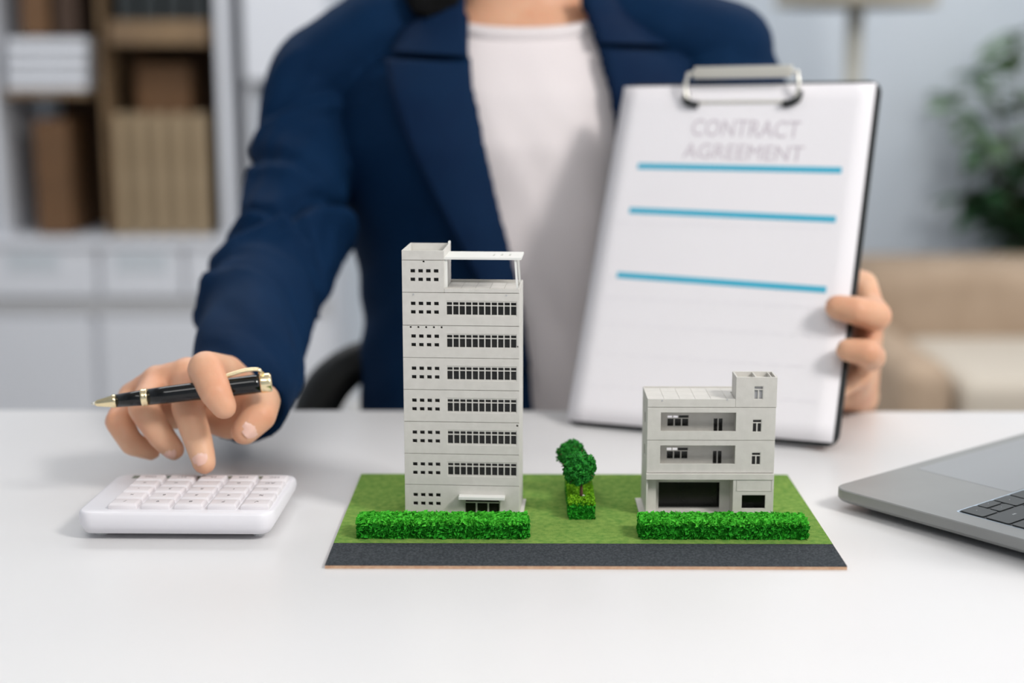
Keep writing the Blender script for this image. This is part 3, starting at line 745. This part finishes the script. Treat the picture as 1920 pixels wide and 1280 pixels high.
# clip
KX = -.003; 
MB().box((KX-.044,-.0042,BH-.022),(KX+.044,-.0016,BH-.019)).build('clip_jaw', M['chrome'], cb, bevel=.0008)
MB().tube(spline([(KX-.047,-.007,BH-.0195),(KX-.0495,-.010,BH-.01),(KX-.048,-.0125,BH-.001),(KX-.044,-.0135,BH+.0025),(KX,-.0135,BH+.003),(KX+.044,-.0135,BH+.0025),(KX+.048,-.0125,BH-.001),(KX+.0495,-.010,BH-.01),(KX+.047,-.007,BH-.0195)], 40), .0017, 8).build('clip_wire', M['chrome'], cb, True)
MB().box((KX-.043,-.0145,BH-.0025),(KX+.043,-.0115,BH+.0085)).build('clip_lever', M['chrome'], cb, bevel=.001)
for s in (-1, 1):
    MB().tube(spline([(KX+s*.0495,-.004,BH-.012),(KX+s*.049,-.006,BH-.0195),(KX+s*.043,-.006,BH-.023),(KX+s*.037,-.005,BH-.0235)], 12), .0030, 10).build('clip_grip', M['clipb'], cb, True)
# sheet of paper held by it
pa = thing('paper_sheet', 'white contract sheet with cyan rules clipped to the clipboard', 'paper', cb.location)
pa.rotation_mode = 'QUATERNION'; pa.rotation_quaternion = cb.rotation_quaternion
PW0, PW1 = -BW/2+.0015, BW/2-.0042
v, f = [], []; nx, nz = 14, 20
for k in range(nz+1):
    for i in range(nx+1):
        x, z = lerp(PW0,PW1,i/nx), lerp(.003,BH-.004,k/nz)
        v.append((x, -.0019-.0002*(.5+.5*math.sin(3+x*22))*(1-z/BH)**2, z))
for k in range(nz):
    for i in range(nx): a = k*(nx+1)+i; f.append((a,a+1,a+nx+2,a+nx+1))
sheet = MB().add(v, f).build('sheet', M['paper'], pa, True); sm = sheet.modifiers.new('t', 'SOLIDIFY'); sm.thickness = .0009; sm.offset = 1
def onp(px, py):        # seen point -> local point on the paper plane
    d = CM @ Vector(((px-960)/FPX, (640-py)/FPX, -1)); inv = CMx.inverted(); o = inv @ Vector((0,0,CAMZ)); dl = inv.to_3x3() @ d
    t = (-.0031-o.y)/dl.y; p = o+dl*t; return p
def bar(name, p, q, w_, m, par, y=-.00316):
    a, b = onp(*p), onp(*q); dx, dz = b.x-a.x, b.z-a.z; l = math.hypot(dx,dz); nx_, nz_ = -dz/l*w_/2, dx/l*w_/2
    return MB().prism([(a.x-nx_,a.z-nz_),(b.x-nx_,b.z-nz_),(b.x+nx_,b.z+nz_),(a.x+nx_,a.z+nz_)], y, y+.0006).build(name, m, par)
bar('printed_rule', (1196,311), (1578,319), .0055, M['cyan'], pa)
bar('printed_rule', (1180,394), (1567,411), .0055, M['cyan'], pa)
bar('printed_rule', (1157,515), (1549,543), .0055, M['cyan'], pa)
up = Matrix(((1,0,0,0),(0,0,-1,0),(0,1,0,0),(0,0,0,1)))
for body_, c_, w_, s_ in (('CONTRACT',(1394,256),.094,.0225),('AGREEMENT',(1390,299),.104,.0200)):
    p = onp(*c_); text('printed_title', body_, s_, M['ink'], pa, Matrix.Translation((p.x,-.00308,p.z)) @ Matrix.Rotation(R(1.4),4,'Y') @ up, width=w_)
rnd = random.Random(5); fm = MB()
rowz = [.180,.130,.112,.088,.062,.034]
for z in rowz:
    x = PW0+.016
    while x < PW1-.03:
        l = rnd.uniform(.006,.02); fm.box((x,-.00312,z),(min(x+l,PW1-.016),-.0027,z+.0012)); x += l+.003
tag(fm.build('printed_lines', M['faint'], pa), kind='stuff')

# ------------------------------------------------------------------ person
YC = 1.455
per = thing('person', 'person in a navy blazer and white t-shirt pointing at a calculator and raising a clipboard', 'person', (0,YC,FZ))
L0 = Vector((0,YC,FZ))
def L(p): return Vector(p)-L0
# torso profile: z -> half width, half depth, centre shift
TP = [(-.30,(.165,.125,.0)),(-.1,(.148,.108,.0)),(.05,(.143,.105,.0)),(.15,(.157,.112,.0)),(.22,(.168,.112,.0)),(.27,(.166,.103,.004)),(.30,(.150,.090,.01)),(.322,(.120,.078,.016)),(.342,(.088,.068,.02)),(.36,(.070,.062,.022)),(.40,(.058,.057,.022)),(.45,(.056,.056,.02))]
def sup(t, n=2.25):
    c, s = math.cos(t), math.sin(t)
    return math.copysign(abs(s)**(2/n), s), -math.copysign(abs(c)**(2/n), c)      # t=0 front, t>0 to +x
def tp(z, off, t):
    a, b, yc = interp(TP, z); sx, sy = sup(t); return Vector(((a+off)*sx, YC+yc+(b+off)*sy, z))
def front_y(x, z, off):
    a, b, yc = interp(TP, z); a += off; b += off; q = min(abs(x)/a, .999); return YC+yc-b*(1-q**2.25)**(1/2.25)
# body -------------------------------------------------
B = MB(); seg = 40; zs_ = [-.29+.02*i for i in range(41)]; v = []; f = []
for z in zs_:
    for j in range(seg): v.append(tp(z, -.006, 2*math.pi*j/seg))
n = len(zs_)
for i in range(n-1):
    for j in range(seg): a, b = i*seg+j, i*seg+(j+1)%seg; f.append((a,b,b+seg,a+seg))
f.append(tuple(range(seg))[::-1]); f.append(tuple((n-1)*seg+j for j in range(seg)))
B.add(v, f)
# head
HC = Vector((.0,YC-.02,.545))
B.capsule(HC+Vector((0,.02,.02)), .078, HC+Vector((0,-.015,.025)), .072, 24, 8)
B.capsule(HC+Vector((0,-.02,0)), .066, HC+Vector((0,-.045,-.065)), .038, 20, 6)
B.capsule(HC+Vector((0,-.095,.005)), .008, HC+Vector((0,-.108,-.022)), .011, 12, 4)
for s in (-1,1):
    B.capsule(HC+Vector((s*.076,.0,.01)), .014, HC+Vector((s*.075,0,-.02)), .010, 12, 4)
    B.capsule(HC+Vector((s*.018,-.079,-.052)), .006, HC+Vector((0,-.085,-.054)), .008, 10, 3)
# right arm (image left)
shR = Vector((-.195,YC-.01,.285)); elR = W(530,525,1.29); wrR = W(446,752,1.035)
B.chain([(shR,.024),(W(582,150,1.44),.022),(W(567,260,1.42),.022),(W(556,370,1.37),.024),(W(541,460,1.32),.026),(W(500,545,1.255),.028),(W(478,620,1.17),.028),(W(461,690,1.085),.028),(wrR,.0235)], seg=20)
hand = {}
def P(px, py, Y): return W(px, py, Y)
mI, mM, mR, mP = P(424,700,.990), P(352,704,.988), P(297,717,.992), P(252,745,1.0)
B.capsule(wrR, .023, mI, .0135); B.capsule(wrR, .023, mM, .0135); B.capsule(wrR, .023, mR, .013); B.capsule(wrR, .021, mP, .012)
B.chain([(mI,.0125),(mM,.0125),(mR,.012),(mP,.0115)]); B.chain([(P(440,740,1.01),.016),(P(380,765,1.0),.014),(P(310,775,1.0),.012)])
fI = [(mI,.0132),(P(386,692,.948),.0127),(P(405,737,.930),.0108),(P(420,762,.928),.0088)]
fM = [(mM,.0125),(P(352,765,.958),.0112),(P(373,830,.949),.0098),(P(383,867,.943),.0083)]
fR = [(mR,.0118),(P(268,765,.958),.0106),(P(303,818,.957),.0095),(P(325,842,.962),.0080)]
fP = [(mP,.0108),(P(222,790,.972),.0095),(P(248,832,.974),.0086),(P(283,845,.978),.0070)]
cmc, mT = P(456,765,1.005), P(490,752,.972)
fT = [(cmc,.0165),(mT,.0135),(P(487,778,.957),.0118),(P(459,808,.950),.0098)]
for c in (fI, fM, fR, fP, fT): B.chain(c, seg=16)
B.chain([(mT,.011),(P(430,790,.985),.013),(P(395,780,.992),.012)])
# left arm (image right), fingers hooked over the clipboard's right edge
def CB(x, y, z): return CMx @ Vector((x, y, z))
E = BW/2
def edge_z(py):
    lo, hi = 0, BH
    for _ in range(30):
        m_ = (lo+hi)/2; q = CB(E,0,m_)-Vector((0,0,CAMZ)); q = CM.inverted() @ q; yy = 640+FPX*q.y/q.z
        if yy > py: lo = m_
        else: hi = m_
    return lo
zA, zB = edge_z(592), edge_z(668)
shL = Vector((.20,YC-.01,.305)); elL = Vector((.205,1.44,-.06)); wrL = W(1603,742,1.238)
B.chain([(shL,.032),(Vector((.222,1.46,.12)),.030),(Vector((.213,1.455,.03)),.030),(Vector((.222,1.41,-.035)),.030),(Vector((.245,1.33,-.03)),.028),(wrL,.021)], seg=20)
dz = zA-zB
for k, (z, tipx, tz_, r) in enumerate(((zA,E-.011,zA+.002,.0124),(zB,E+.001,zB+.001,.0115))):
    mcp = CB(E+.004,.040,z+.020-.004*k); pip = CB(E+.0165,.004,z+.002); dip = CB(tipx+.014,-.0115,z+.0005); tip = CB(tipx,-.0130,tz_)
    B.chain([(mcp,r*1.08),(pip,r),(dip,r*.95),(tip,r*.82)], seg=16)
    B.capsule(wrL, .02, mcp, .013)
    if k == 0: top_m = mcp
    else: low_m = mcp
m0 = CB(E-.004,.040,zA+.040); m3 = CB(E+.002,.038,zB-.002)
B.chain([(m0,.0125),(top_m,.0125),(low_m,.012),(m3,.0115)]); B.capsule(wrL, .02, m0, .013); B.capsule(wrL, .019, m3, .012)
B.chain([(m0,.0125),(CB(E-.030,.024,zA+.045),.0108),(CB(E-.052,.0135,zA+.04),.0092),(CB(E-.064,.0125,zA+.036),.008)], seg=14)
B.chain([(m3,.011),(CB(E-.012,.022,zB-.022),.0092),(CB(E-.030,.0125,zB-.026),.0082),(CB(E-.042,.0115,zB-.026),.007)], seg=14)
B.chain([(wrL,.018),(CB(E-.03,.036,zB-.01),.0145),(CB(E-.048,.020,zB+.012),.0115),(CB(E-.062,.0135,zB+.03),.0095)], seg=14)
B.v = [tuple(L(p)) for p in B.v]
body = B.build('body', M['skin'], per)
remesh(body, .0023, 5, .5)

def nailp(tip, dirv, nrm, s):
    d = dirv.normalized(); n_ = (nrm-d*nrm.dot(d)).normalized(); sd = d.cross(n_); v = []; f = []
    for i in range(5):
        for j in range(5):
            a, b = (i/4-.5)*2, (j/4-.5)*2; k = math.sqrt(max(0,1-.5*a*a*b*b))
            v.append(tip+d*(a*s*.62*k)+sd*(b*s*.55*k)+n_*(s*.0+(-.22*s*b*b)-.1*s*a*a))
    for i in range(4):
        for j in range(4): q = i*5+j; f.append((q,q+1,q+6,q+5))
    v2 = [p-n_*.0012 for p in v]
    return MB().add([L(p) for p in v+v2], f+[tuple(x+25 for x in g_[::-1]) for g_ in f]).build('fingernail', M['nail'], body, True)
toC = Vector((0,-1,.35))
for ch, nr, k in ((fM,Vector((-.1,-1,.25)),.0086),(fT,Vector((.15,-1,-.15)),.0098),(fR,Vector((-.1,-.9,-.2)),.0078)):
    a, b = ch[-2][0], ch[-1][0]; r = ch[-1][1]; d = (b-a).normalized(); n_ = (nr-d*nr.dot(d)).normalized()
    nailp(b+n_*(r*1.06)-d*.0030, d, n_, k*1.15)

# face
for s in (-1,1):
    MB().capsule(L(HC+Vector((s*.031,-.0705,.005))), .0105, L(HC+Vector((s*.031,-.0710,.005))), .0105, 14, 5).build('eye', M['cab'], body, True)
    MB().capsule(L(HC+Vector((s*.030,-.0785,.004))), .0044, L(HC+Vector((s*.030,-.0788,.004))), .0044, 10, 4).build('iris', M['hair'], body, True)
    MB().tube([L(HC+Vector((s*x,-.086+max(0,x-.02)*.42,.027+.004*(1-abs(x-.03)/.015)))) for x in (.014,.022,.030,.038,.046)], [.0012,.0022,.0024,.0020,.0010], 6).build('eyebrow', M['hair'], body, True)
    MB().tube([L(HC+Vector((s*x,-.0830+max(0,x-.02)*.40,.0095+.0035*(1-((x-.031)/.013)**2)))) for x in (.019,.023,.028,.033,.038,.043)], [.001,.0018,.0022,.0022,.0018,.001], 8).build('eyelid', M['skin'], body, True)
for s_ in (1,-1):
    MB().tube([L(HC+Vector((x,-.0905+abs(x)*.35,-.0535+s_*.0022+s_*-.0008*abs(x)/.02))) for x in (-.021,-.014,-.006,0,.006,.014,.021)], [.0008,.0022,.0030,.0027,.0030,.0022,.0008], 8).build('lip', M['nail'], body, True)
# hair: cap plus locks down to the shoulders
hm = MB(); hm.capsule(HC+Vector((0,.03,.035)), .092, HC+Vector((0,.0,.045)), .086, 24, 8)
for s in (-1,1):
    for q in range(4):
        x = s*(.080-.004*q); hm.chain([(HC+Vector((x,.01+.022*q,.03)),.024),(HC+Vector((s*.088,.01+.02*q,-.08)),.028),(Vector((s*.088,YC+.025+.022*q,.385)),.026)], seg=12)
    
hm.chain([(HC+Vector((0,.08,.0)),.06),(HC+Vector((0,.085,-.12)),.055),(Vector((0,YC+.085,.35)),.045)])
for x, zb in ((-.066,.352),(-.078,.346),(-.090,.344),(-.101,.348)):
    hm.chain([(Vector((x*.85,YC+.0,.44)),.022),(Vector((x,YC-.03,.375)),.018),(Vector((x,YC-.050,zb+.012)),.012),(Vector((x,YC-.056,zb)),.007)], seg=12)
hm.v = [tuple(L(p)) for p in hm.v]
remesh(hm.build('hair', M['hair'], per), .004, 3)

# t-shirt ----------------------------------------------
def nz(p): return noise.noise(Vector(p))
def zneck(t): c = math.cos(t); return .357-.031*max(c,0)**1.6+.006*max(-c,0)
def loft(z0, ztop, off, t0, t1, ns, nt, disp, thick, closed=False):
    out, inn = [], []
    for i in range(ns+1):
        for j in range(nt+(0 if closed else 1)):
            s = i/ns
            ta, tb = (t0(s), t1(s)); t = lerp(ta, tb, j/nt); z = lerp(z0, ztop(t), s)
            p = tp(z, off, t); c = Vector((0, YC, z)); nrm = (p-c); nrm.z = 0; nrm.normalize()
            d = disp(t, z, p); out.append(p+nrm*d); inn.append(p+nrm*(d-thick))
    m_ = nt if closed else nt+1; N = len(out); f = []
    for i in range(ns):
        for j in range(nt):
            a, b = i*m_+j, i*m_+(j+1)%m_; f.append((a,b,b+m_,a+m_)); f.append((N+a,N+a+m_,N+b+m_,N+b))
    for j in range(nt):
        a, b = j, (j+1)%m_; f.append((a,N+a,N+b,b)); a, b = ns*m_+j, ns*m_+(j+1)%m_; f.append((a,b,N+b,N+a))
    if not closed:
        for i in range(ns):
            a, b = i*m_, (i+1)*m_; f.append((a,b,N+b,N+a)); a, b = i*m_+nt, (i+1)*m_+nt; f.append((a,N+a,N+b,b))
    return out+inn, f
def dtee(t, z, p):
    if math.cos(t) < 0: return 0
    k = min(1, max(0, (.33-z)/.1))
    return k*(.006*nz((p.x*16+z*7, z*5, 3))+.003*nz((p.x*45+z*20,z*14,1)))+.001
v, f = loft(-.27, zneck, .004, lambda s: 0, lambda s: 2*math.pi, 90, 140, dtee, .003, True)
MB().add([L(p) for p in v], f).build('t_shirt', M['tee'], per, True)
ring = [tp(zneck(2*math.pi*j/60)-.003, .0062, 2*math.pi*j/60) for j in range(60)]
MB().tube([L(p) for p in ring], .0042, 8, closed=True, ky=1.8).build('collar_rib', M['tee'], per, True)

# blazer -----------------------------------------------
BO = .020
YF = YC-.125
def wx(px, py): p = W(px, py, YF); return p.z, p.x
LE = sorted(wx(*q) for q in ((858,0),(866,30),(880,130),(905,260),(930,370),(960,480),(985,600),(1000,760)))
RE = sorted(wx(*q) for q in ((1105,0),(1128,80),(1150,180),(1168,300),(1172,760)))
def t_at(x, z, off=BO):
    a, _, _ = interp(TP, z); q = max(-.98, min(.98, x/(a+off))); return math.copysign(math.asin(abs(q)**(2.25/2)), q)
zb0, zb1 = -.285, .362
def tL(s): z = lerp(zb0, zb1, s); return t_at(interp(RE, z), z)
def tR(s): z = lerp(zb0, zb1, s); return 2*math.pi+t_at(interp(LE, z), z)
def dbl(t, z, p):
    k = .5+.5*min(1, max(0, (.3-z)/.1))
    return k*(.007*nz((p.x*9+z*4, z*6+p.y*5, 8))+.004*nz((p.x*26-z*22,z*16+p.y*9,4)))
bl = MB()
v, f = loft(zb0, lambda t: zb1+(.012 if math.cos(t) < .2 else 0), BO, tL, tR, 60, 120, dbl, .007)
bl.add(v, f)
# shoulders
for s, zz, xx in ((-1,.300,.198),(1,.322,.202)):
    bl.chain([(Vector((s*.085,YC+.012,.345)),.038),(Vector((s*.14,YC+.004,.328)),.047),(Vector((s*xx,YC,zz-.010)),.046)], seg=24, flat=((0,0,1),1.25))
    bl.capsule(Vector((s*.165,YC+.01,.24)), .055, Vector((s*.16,YC+.01,.17)), .04, 20)
# sleeves as hollow swept tubes
def sleeve(path, seedv, nseg=44, thick=.004, creases=()):
    pts = spline(path, 90); N = len(pts); out, inn = [], []
    for i, q in enumerate(pts):
        p = Vector(q[:3]); r = q[3]; a = Vector(pts[max(i-1,0)][:3]); b = Vector(pts[min(i+1,N-1)][:3]); t = (b-a).normalized(); s_ = i/(N-1)
        sx = t.cross(Vector((0,1,.3))).normalized(); sy = t.cross(sx).normalized()
        for j in range(nseg):
            an = 2*math.pi*j/nseg; d = sx*math.cos(an)+sy*math.sin(an)
            w_ = p+d*r
            k = .005*nz((s_*6+seedv+math.cos(an)*.8, math.cos(an)*1.3, math.sin(an)*1.3))+.004*nz((s_*16+seedv+math.cos(an)*2.5, math.cos(an)*2.2, math.sin(an)*2.2))
            for c0, amp, wd, sl in creases:
                u = s_-c0-sl*math.cos(an); k -= amp*math.exp(-(u/wd)**2)-amp*.6*math.exp(-((u-wd*2)/wd)**2)
            k *= 1-.6*max(0,(s_-.9)/.1)
            out.append(p+d*(r+k)); inn.append(p+d*(r+k-thick))
    # solid down to the cuff, with a short recess there
    rec = []
    p = Vector(pts[-1][:3]); r = pts[-1][3]; t = (p-Vector(pts[-4][:3])).normalized()
    last = out[-nseg:]
    r1 = [p+(q-p)*.84 for q in last]; r2_ = [q-t*.012 for q in r1]
    f = []; allv = out+r1+r2_; rows_ = N+2
    for i in range(rows_-1):
        for j in range(nseg):
            a, b = i*nseg+j, i*nseg+(j+1)%nseg; f.append((a,b,b+nseg,a+nseg))
    f.append(tuple(range(nseg))[::-1]); f.append(tuple((rows_-1)*nseg+j for j in range(nseg)))
    return allv, f
def S(px, py, Y, rpx):
    p = W(px, py, Y); return (p.x, p.y, p.z, rpx/(FPX/(Y*.983+(CAMZ-p.z)*.185)))
v, f = sleeve([(-.178,YC,.292,.060),S(582,150,1.44,82),S(567,260,1.42,90),S(556,370,1.37,100),S(541,460,1.32,106),S(502,545,1.255,105),S(473,620,1.17,102),S(461,700,1.08,98),S(456,768,1.03,82)], 2.0,
    creases=((.20,.005,.016,-.05),(.37,.010,.016,.05),(.50,.014,.016,-.08),(.585,.012,.014,.09),(.74,.006,.018,-.08)))
bl.add(v, f)
v, f = sleeve([(.180,YC,.305,.060),(.214,YC,.22,.060),(.220,1.46,.12,.056),(.213,1.455,.03,.052),(.222,1.41,-.035,.048),(.238,1.345,-.035,.042),(.252,1.29,-.02,.036)], 7.0, creases=((.5,.008,.03,.05),))
bl.add(v, f)
bl.v = [tuple(L(p)) for p in bl.v]
blz = bl.build('blazer', M['navy'], per)
remesh(blz, .0034, 3, .5)
# lapels and collar, laid over the front
def strip(outer, inner, name, off0, off1, n=40, m_=8, thick=.004):
    o_ = spline(outer, n); i_ = spline(inner, n); v = []; f = []
    for k in range(n+1):
        for j in range(m_+1):
            q = j/m_; zx = (lerp(o_[k][0], i_[k][0], q), lerp(o_[k][1], i_[k][1], q)); x, z = zx
            off = BO+lerp(off0, off1, q)+.004*math.sin(q*math.pi)
            v.append(Vector((x, front_y(x, z, off)-.001, z)))
    N = len(v); v += [p+Vector((0,thick,0)) for p in v]
    for k in range(n):
        for j in range(m_): a = k*(m_+1)+j; f += [(a,a+1,a+m_+2,a+m_+1),(N+a,N+a+m_+1,N+a+m_+2,N+a+1)]
    bd = [k*(m_+1) for k in range(n+1)]+[n*(m_+1)+j for j in range(1,m_+1)]+[k*(m_+1)+m_ for k in range(n-1,-1,-1)]+[j for j in range(m_-1,0,-1)]
    for q in range(len(bd)): a, b = bd[q], bd[(q+1)%len(bd)]; f.append((a,b,N+b,N+a))
    return MB().add([L(p) for p in v], f).build(name, M['navy2'], blz, True, weld=True)
def xz(px, py): p = W(px, py, YF-.01); return (p.x, p.z)
strip([xz(*q) for q in ((712,108),(735,190),(765,270),(800,340),(842,420),(880,490),(925,580),(975,690))], [xz(*q) for q in ((880,118),(888,190),(903,260),(917,330),(937,400),(955,470),(977,570),(995,690))], 'lapel', .020, .005)
strip([xz(*q) for q in ((770,-40),(752,10),(735,50),(722,95))], [xz(*q) for q in ((862,-30),(864,10),(868,55),(876,104))], 'collar', .012, .006)
strip([xz(*q) for q in ((1320,95),(1300,190),(1265,300),(1225,430),(1190,560),(1178,660))], [xz(*q) for q in ((1128,90),(1146,170),(1158,260),(1164,380),(1166,500),(1168,650))], 'lapel', .010, .004)
strip([xz(*q) for q in ((1225,-40),(1262,10),(1290,50),(1310,82))], [xz(*q) for q in ((1098,-30),(1106,10),(1114,45),(1124,78))], 'collar', .012, .006)
for z in (-.06,-.14): MB().lathe([(.0,0),(.009,0),(.009,.003),(0,.0035)], L((.03,front_y(.03,z,BO)-.004,z)), (0,-1,0), 18).build('button', M['chair'], blz, True)
cu = spline([tuple(wrL+(elL-wrL)*.10), tuple(wrL+(elL-wrL)*.34)], 8)
MB().tube([L(p) for p in cu], [.0275,.028,.0285,.029,.0295,.030,.0305,.031,.0315], 24).build('shirt_cuff', M['cuff'], per, True)
# trousers and shoes
tr = MB()
for s in (-1,1):
    tr.chain([(Vector((s*.085,YC-.01,-.235)),.092),(Vector((s*.10,YC-.46,-.205)),.066),(Vector((s*.10,YC-.43,-.64)),.045)], seg=20)
    sh_ = MB().chain([(L((s*.10,YC-.42,-.695)),.040),(L((s*.10,YC-.52,-.708)),.032),(L((s*.10,YC-.60,-.716)),.024)], seg=16)
    remesh(sh_.build('shoe', M['shoe'], per), .005, 4)
tr.capsule((-.05,YC,-.215),.115,(.05,YC,-.215),.115,24)
tr.v = [tuple(L(p)) for p in tr.v]; remesh(tr.build('trousers', M['trouser'], per), .007, 4)

# ------------------------------------------------------------------ pen
pa_, pb_ = W(171,757,.928), W(509,716,.946)
ax_ = (pb_-pa_); PL = ax_.length; pen = thing('ballpoint_pen', 'black and gold ballpoint pen held across the knuckles', 'pen', pa_)
pen.rotation_mode = 'QUATERNION'; pen.rotation_quaternion = ax_.to_track_quat('Z', 'Y')
MB().lathe([(.0004,0),(.0010,.001),(.0012,.0035)], seg=20).build('pen_point', M['chrome'], pen, True)
MB().lathe([(.0014,.0025),(.0022,.004),(.0040,.0135),(.0045,.0142),(.0045,.0160),(.0042,.0163)], seg=28).build('nose_cone', M['gold'], pen, True)
MB().lathe([(.0043,.0163),(.0051,.031),(.0052,.034)], seg=32).build('lower_barrel', M['black'], pen, True)
MB().lathe([(.0053,.0325),(.0059,.0330),(.0059,.0345),(.0055,.0350),(.0059,.0355),(.0059,.0365),(.0053,.037)], seg=32).build('centre_ring', M['gold'], pen, True)
MB().lathe([(.0054,.0365),(.0058,.05),(.0062,.08),(.0064,PL-.012),(.0061,PL-.006)], seg=32).build('upper_barrel', M['black'], pen, True)
MB().lathe([(.0064,PL-.0075),(.0066,PL-.0065),(.0066,PL-.001),(.0058,PL+.0002),(.0,PL+.0004)], seg=32).build('end_cap', M['gold'], pen, True)
inv = pen.rotation_quaternion.to_matrix().inverted(); upv = inv @ Vector((0,-.25,1)); upv.z = 0; upv.normalize(); sdv = Vector((0,0,1)).cross(upv)
def cl_(h, z): return tuple(upv*h+Vector((0,0,z)))
MB().tube([Vector(p) for p in spline([cl_(.0055,PL-.006),cl_(.0098,PL-.0065),cl_(.0110,PL-.011),cl_(.0108,PL-.018),cl_(.0088,PL-.028),cl_(.0074,PL-.036),cl_(.0078,PL-.040)], 30)], .0013, 10, kx=1.5, ref=tuple(upv)).build('clip', M['gold'], pen, True)

# ------------------------------------------------------------------ chair
ch = thing('office_chair', 'black office chair with curved armrests behind the desk', 'chair', (0,YC+.03,FZ))
def Lc(p): return Vector(p)-Vector((0,YC+.03,FZ))
MB().box((-.21,-.24,.35),(.21,.22,.415)).build('seat', M['chair'], ch, True, .03, 4)
o = MB().box((-.17,.20,.52),(.17,.25,.92)).build('backrest', M['chair'], ch, True, .025, 4)
MB().tube([(0,.15,.38),(0,.27,.42),(0,.27,.7)], .018, 10).build('back_support', M['chair'], ch, True)
MB().lathe([(.03,.08),(.03,.25),(.02,.25),(.02,.36)]).build('gas_column', M['chrome'], ch, True)
for q in range(5):
    a = q*1.2566+.3; MB().tube([(0,0,.10),(math.cos(a)*.27,math.sin(a)*.27,.065)], [.025,.016], 10).build('base_arm', M['chair'], ch, True)
    MB().lathe([(.026,-.011),(.026,.011)], (math.cos(a)*.27,math.sin(a)*.27,.026), (-math.sin(a),math.cos(a),0), 16).build('caster', M['chair'], ch, True)
AY = 1.44
for s in (-1,1):
    pts = [W(x,y,AY) for x, y in ((578,850),(590,775),(615,725),(655,688),(695,672),(722,700),(735,755),(738,850))]
    zsL = -.33
    pts = [Lc((s*abs(p.x), p.y, p.z)) for p in pts]
    pts = [Vector((pts[0].x,pts[0].y,.39))]+pts+[Vector((pts[-1].x,pts[-1].y,.39))]
    rad = [.019,.021,.023,.023,.021,.018,.014,.012,.012,.012]
    sp = spline([tuple(p)+(r,) for p, r in zip(pts, rad)], 50)
    MB().tube([p[:3] for p in sp], [p[3] for p in sp], 14, ref=(0,1,0)).build('armrest', M['chair'], ch, True)
